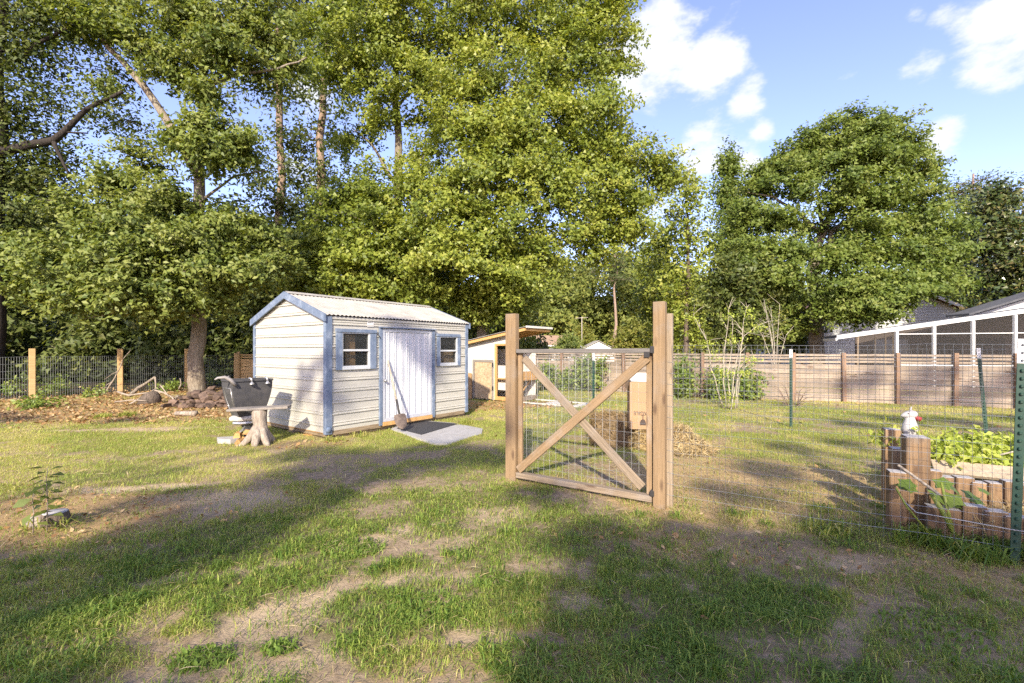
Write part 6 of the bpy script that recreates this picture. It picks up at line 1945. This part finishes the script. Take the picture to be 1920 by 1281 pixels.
#@@HOUSES
def build_houses():
    # screened porch
    p = empty('screened_porch', 'screened porch with a white roof edge beyond the board fence', 'porch', (0, 0, 0))
    A = Vector((13.9, 19.3, 0)); B = Vector((21.5, 16.3, 0)); u = (B - A).normalized(); L = (B - A).length
    back = Vector((-u.y, u.x, 0))
    zr = lambda s: 2.02 + .158 * s
    def pt(s, d, z):
        q = A + u * s + back * d
        return Vector((q.x, q.y, z))
    # fascia and roof
    mb = MB(); mb.bar(pt(-.1, 0, zr(-.1)), pt(L, 0, zr(L)), .04, .17, (0, 0, 1)); part('fascia', mb, M['white_paint'], p)
    mb = MB(); vs = [pt(-.1, .03, zr(-.1) + .09), pt(L, .03, zr(L) + .09), pt(L, 3.5, zr(L) + .09), pt(-.1, 2.0, zr(-.1) + .09)]
    mb.add(vs + [v - Vector((0, 0, .16)) for v in vs], [(0, 1, 2, 3), (7, 6, 5, 4), (0, 4, 5, 1), (1, 5, 6, 2), (2, 6, 7, 3), (3, 7, 4, 0)])
    part('roof', mb, M['shingle_dark'], p)
    mb = MB(); mb.bar(pt(-.12, -.02, zr(-.1) - .08), pt(-.12, 2.0, zr(-.1) - .08), .06, .12, (0, 0, 1)); part('eave_board', mb, M['white_paint'], p)
    ss = []
    for px in (1681, 1751, 1824, 1903, 1985):
        k = (px - CX) / FPX
        s = (k * A.y - A.x) / (u.x - k * u.y)
        ss.append(s)
        mb = MB(); mb.bar(pt(s, .0, -.05), pt(s, .0, zr(s) - .10), .10, .10, (0, 1, 0)); part('porch_post', mb, M['white_paint'], p)
    s0 = ss[0]
    mb = MB(); mb.bar(pt(s0 + .062, .0, 2.115), pt(L, .0, 2.115), .035, .035); part('rail', mb, M['white_paint'], p)
    mb = MB(); mb.bar(pt(s0 + .062, .0, .85), pt(L, .0, .85), .05, .06); part('rail', mb, M['white_paint'], p)
    for a, b in zip(ss[:-1], ss[1:]):
        mb = MB(); mb.add([pt(a + .06, .03, 0), pt(b - .06, .03, 0), pt(b - .06, .03, zr(b) - .1), pt(a + .06, .03, zr(a) - .1)], [(0, 1, 2, 3)])
        part('screen', mb, M['screen'], p)
    mb = MB(); mb.add([pt(.7, .05, 0), pt(s0 - .06, .05, 0), pt(s0 - .06, .05, zr(s0) - .1), pt(.7, .05, zr(.7) - .1)], [(0, 1, 2, 3)])
    part('screen', mb, M['screen'], p)
    for s in (.65, 1.25, 1.6, 1.85):
        mb = MB(); mb.bar(pt(s, .08, 0), pt(s, .08, zr(s) - .12), .05, .05, (0, 1, 0)); part('mullion', mb, M['grey_wood'], p)
    mb = MB(); mb.box(0, L, 0, .1, -.05, .1, Matrix(((u.x, back.x, 0, A.x + back.x * 3.4), (u.y, back.y, 0, A.y + back.y * 3.4), (0, 0, 1, 0), (0, 0, 0, 1))))
    mb = MB(); vs = [pt(1.5, 3.4, 0), pt(L, 3.4, 0), pt(L, 3.4, zr(L) - .1), pt(1.5, 3.4, zr(1.5) - .1)]
    mb.add(vs + [v + back * .1 for v in vs], [(0, 1, 2, 3), (7, 6, 5, 4), (0, 4, 5, 1), (1, 5, 6, 2), (2, 6, 7, 3), (3, 7, 4, 0)])
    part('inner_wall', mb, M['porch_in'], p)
    for (a, b, z0, z1, m) in ((2.2, 3.5, .7, 1.95, 'house_siding'), (4.6, 5.4, .1, 2.05, 'dark_in'), (6.0, 6.9, .8, 2.0, 'dark_in')):
        mb = MB(); vs = [pt(a, 3.36, z0), pt(b, 3.36, z0), pt(b, 3.36, z1), pt(a, 3.36, z1)]
        mb.add(vs + [v + back * .03 for v in vs], [(0, 1, 2, 3), (0, 4, 5, 1), (1, 5, 6, 2), (2, 6, 7, 3), (3, 7, 4, 0)])
        part('inner_window', mb, M[m], p)
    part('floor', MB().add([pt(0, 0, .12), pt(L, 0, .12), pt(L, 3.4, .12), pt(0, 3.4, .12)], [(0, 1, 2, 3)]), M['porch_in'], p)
    # house roof rising behind the porch
    h = empty('shingled_house', 'house with a dark shingle roof rising behind the screened porch', 'house', (0, 0, 0))
    ex, rx, rz_, y0, y1 = 20.3, 28.0, 5.4, 20.2, 21.3
    ez = 3.09
    vs = [Vector((ex, y0, ez)), Vector((rx, y0, rz_)), Vector((rx, y1, rz_)), Vector((ex, y1, ez))]
    mb = MB(); mb.add(vs + [v - Vector((0, 0, .09)) for v in vs], [(0, 1, 2, 3), (7, 6, 5, 4), (0, 4, 5, 1), (1, 5, 6, 2), (2, 6, 7, 3), (3, 7, 4, 0)])
    part('roof', mb, M['shingle_dark'], h)
    mb = MB(); mb.add([(ex + .3, y0 + .4, 0), (rx, y0 + .4, 0), (rx, y0 + .4, rz_ - .22), (ex + .3, y0 + .4, ez - .14), (ex + .3, y1 - .4, 0), (rx, y1 - .4, 0), (rx, y1 - .4, rz_ - .22), (ex + .3, y1 - .4, ez - .14)],
                      [(0, 1, 2, 3), (7, 6, 5, 4), (0, 3, 7, 4), (1, 5, 6, 2)])
    part('wall', mb, M['house_siding'], h)
    # pale gable house further back
    h = empty('gabled_house', 'pale sided house with a low gable half hidden by the spreading oak', 'house', (0, 0, 0))
    Y = 33.0
    xl, xr, xm = 22.5, 34.5, 28.5
    ze, zp = 3.6, 5.95
    mb = MB(); mb.add([(xl, Y, 0), (xr, Y, 0), (xr, Y, ze), (xm, Y, zp), (xl, Y, ze), (xl, Y + 9, 0), (xr, Y + 9, 0), (xr, Y + 9, ze), (xm, Y + 9, zp), (xl, Y + 9, ze)],
                      [(0, 1, 2, 3, 4), (9, 8, 7, 6, 5), (0, 4, 9, 5), (1, 6, 7, 2)])
    part('wall', mb, M['house_siding'], h)
    cl = MB().cbox(0, 1, -.012, .012, -.10, .10, .004).mesh('siding_board', M['house_siding'])
    z = .4
    while z < zp - .15:
        hw = 6 if z < ze else 6 * (zp - z) / (zp - ze)
        o = place('siding_board', cl, h, (xm - hw + .05, Y - .02, z), (xm + hw - .05, Y - .02, z), (0, .12, 1)); z += .205
    sl = (zp - ze) / 6
    for sg in (-1, 1):
        mb = MB(); e = 6.45
        vs = [Vector((xm, Y - .35, zp + .10)), Vector((xm + sg * e, Y - .35, zp + .10 - sl * e)), Vector((xm + sg * e, Y + 9.3, zp + .10 - sl * e)), Vector((xm, Y + 9.3, zp + .10))]
        mb.add(vs + [v + Vector((0, 0, .1)) for v in vs], [(0, 1, 2, 3), (7, 6, 5, 4), (0, 4, 5, 1), (1, 5, 6, 2), (2, 6, 7, 3), (3, 7, 4, 0)])
        part('roof', mb, M['shingle_brown'], h)
        mb = MB(); mb.bar((xm, Y - .37, zp + .09), (xm + sg * e, Y - .37, zp + .09 - sl * e), .05, .2, (0, 0, 1)); part('rake_board', mb, M['white_paint'], h)
    # brown roofed house at the right back
    h = empty('brown_roofed_house', 'brown roof corner showing behind the pale gable', 'house', (0, 0, 0))
    mb = MB(); mb.add([(35.6, 37, 4.3), (42, 37, 4.3), (42, 42, 6.2), (37.5, 42, 6.2)], [(0, 1, 2, 3)]); part('roof', mb, M['shingle_brown'], h)
    part('wall', MB().box(35.9, 42, 37.3, 46, 0, 4.28), M['house_siding'], h)
    # tan roofed house and white outbuilding in the middle distance
    h = empty('tan_roofed_house', 'distant house with a tan shingle roof beside the coop', 'house', (0, 0, 0))
    Y = 60.0
    x0, x1 = at(1002, 655, Y).x, at(1092, 655, Y).x
    ez, rz2 = at(0, 648, Y).z, at(0, 629, Y + 4).z
    mb = MB(); vs = [Vector((x0 - 6, Y, ez)), Vector((x1, Y, ez)), Vector((x1 - 1.6, Y + 4, rz2)), Vector((x0 - 6, Y + 4, rz2))]
    mb.add(vs, [(0, 1, 2, 3)]).add([(x1, Y, ez), (x1, Y + 8, ez), (x1 - 1.6, Y + 4, rz2)], [(0, 1, 2)]).add([(x0 - 6, Y + 8, ez), (x1, Y + 8, ez), (x1 - 1.6, Y + 4, rz2), (x0 - 6, Y + 4, rz2)], [(3, 2, 1, 0)])
    part('roof', mb, M['shingle_tan'], h)
    part('gutter', MB().bar((x0 - 6, Y - .06, ez - .06), (x1, Y - .06, ez - .06), .12, .14), M['white_paint'], h)
    part('wall', MB().box(x0 - 5.6, x1 - .4, Y + .4, Y + 7.6, 0, ez - .05), M['house_siding'], h)
    h = empty('outbuilding', 'small white gabled outbuilding beyond the fence behind the gate', 'outbuilding', (0, 0, 0))
    Y = 56.0
    x0, x1 = at(1092, 655, Y).x, at(1152, 655, Y).x; xm = (x0 + x1) / 2; zp = at(1121, 640, Y).z; ze = at(1121, 655, Y).z
    mb = MB(); mb.add([(x0, Y, 0), (x1, Y, 0), (x1, Y, ze), (xm, Y, zp), (x0, Y, ze), (x0, Y + 3, 0), (x1, Y + 3, 0), (x1, Y + 3, ze), (xm, Y + 3, zp), (x0, Y + 3, ze)],
                      [(0, 1, 2, 3, 4), (9, 8, 7, 6, 5), (0, 4, 9, 5), (1, 6, 7, 2)]); part('wall', mb, M['white_paint'], h)
    sl = (zp - ze) / (xm - x0)
    for sg in (-1, 1):
        e = (xm - x0) + .22
        vs = [Vector((xm, Y - .2, zp + .03)), Vector((xm + sg * e, Y - .2, zp + .03 - sl * e)), Vector((xm + sg * e, Y + 3.2, zp + .03 - sl * e)), Vector((xm, Y + 3.2, zp + .03))]
        mb = MB(); mb.add(vs + [v + Vector((0, 0, .07)) for v in vs], [(0, 1, 2, 3), (7, 6, 5, 4), (0, 4, 5, 1), (1, 5, 6, 2), (2, 6, 7, 3), (3, 7, 4, 0)]); part('roof', mb, M['roof_metal'], h)
    # thin pole with a cross arm far off
    c = at(1091, 655, 60); c.z = 0
    pl = empty('utility_pole', 'thin pale aerial pole above the outbuilding', 'pole', c)
    zt = at(1091, 594, 60).z
    part('mast', MB().tube([(0, 0, -.1), (0, 0, zt)], .06, 6), M['pale_twig'], pl)
    part('cross_arm', MB().tube([(-.9, 0, zt - .2), (.8, 0, zt - .1)], .045, 5), M['pale_twig'], pl)


build_houses()
build_board_fence()
build_left_fence()
build_shed()
build_coop()
build_trees()
build_shade_trees()
build_shed_yard()
build_gate()
build_garden_fence()
build_bed()
build_hay()
build_yard()
build_litter()
build_grass()
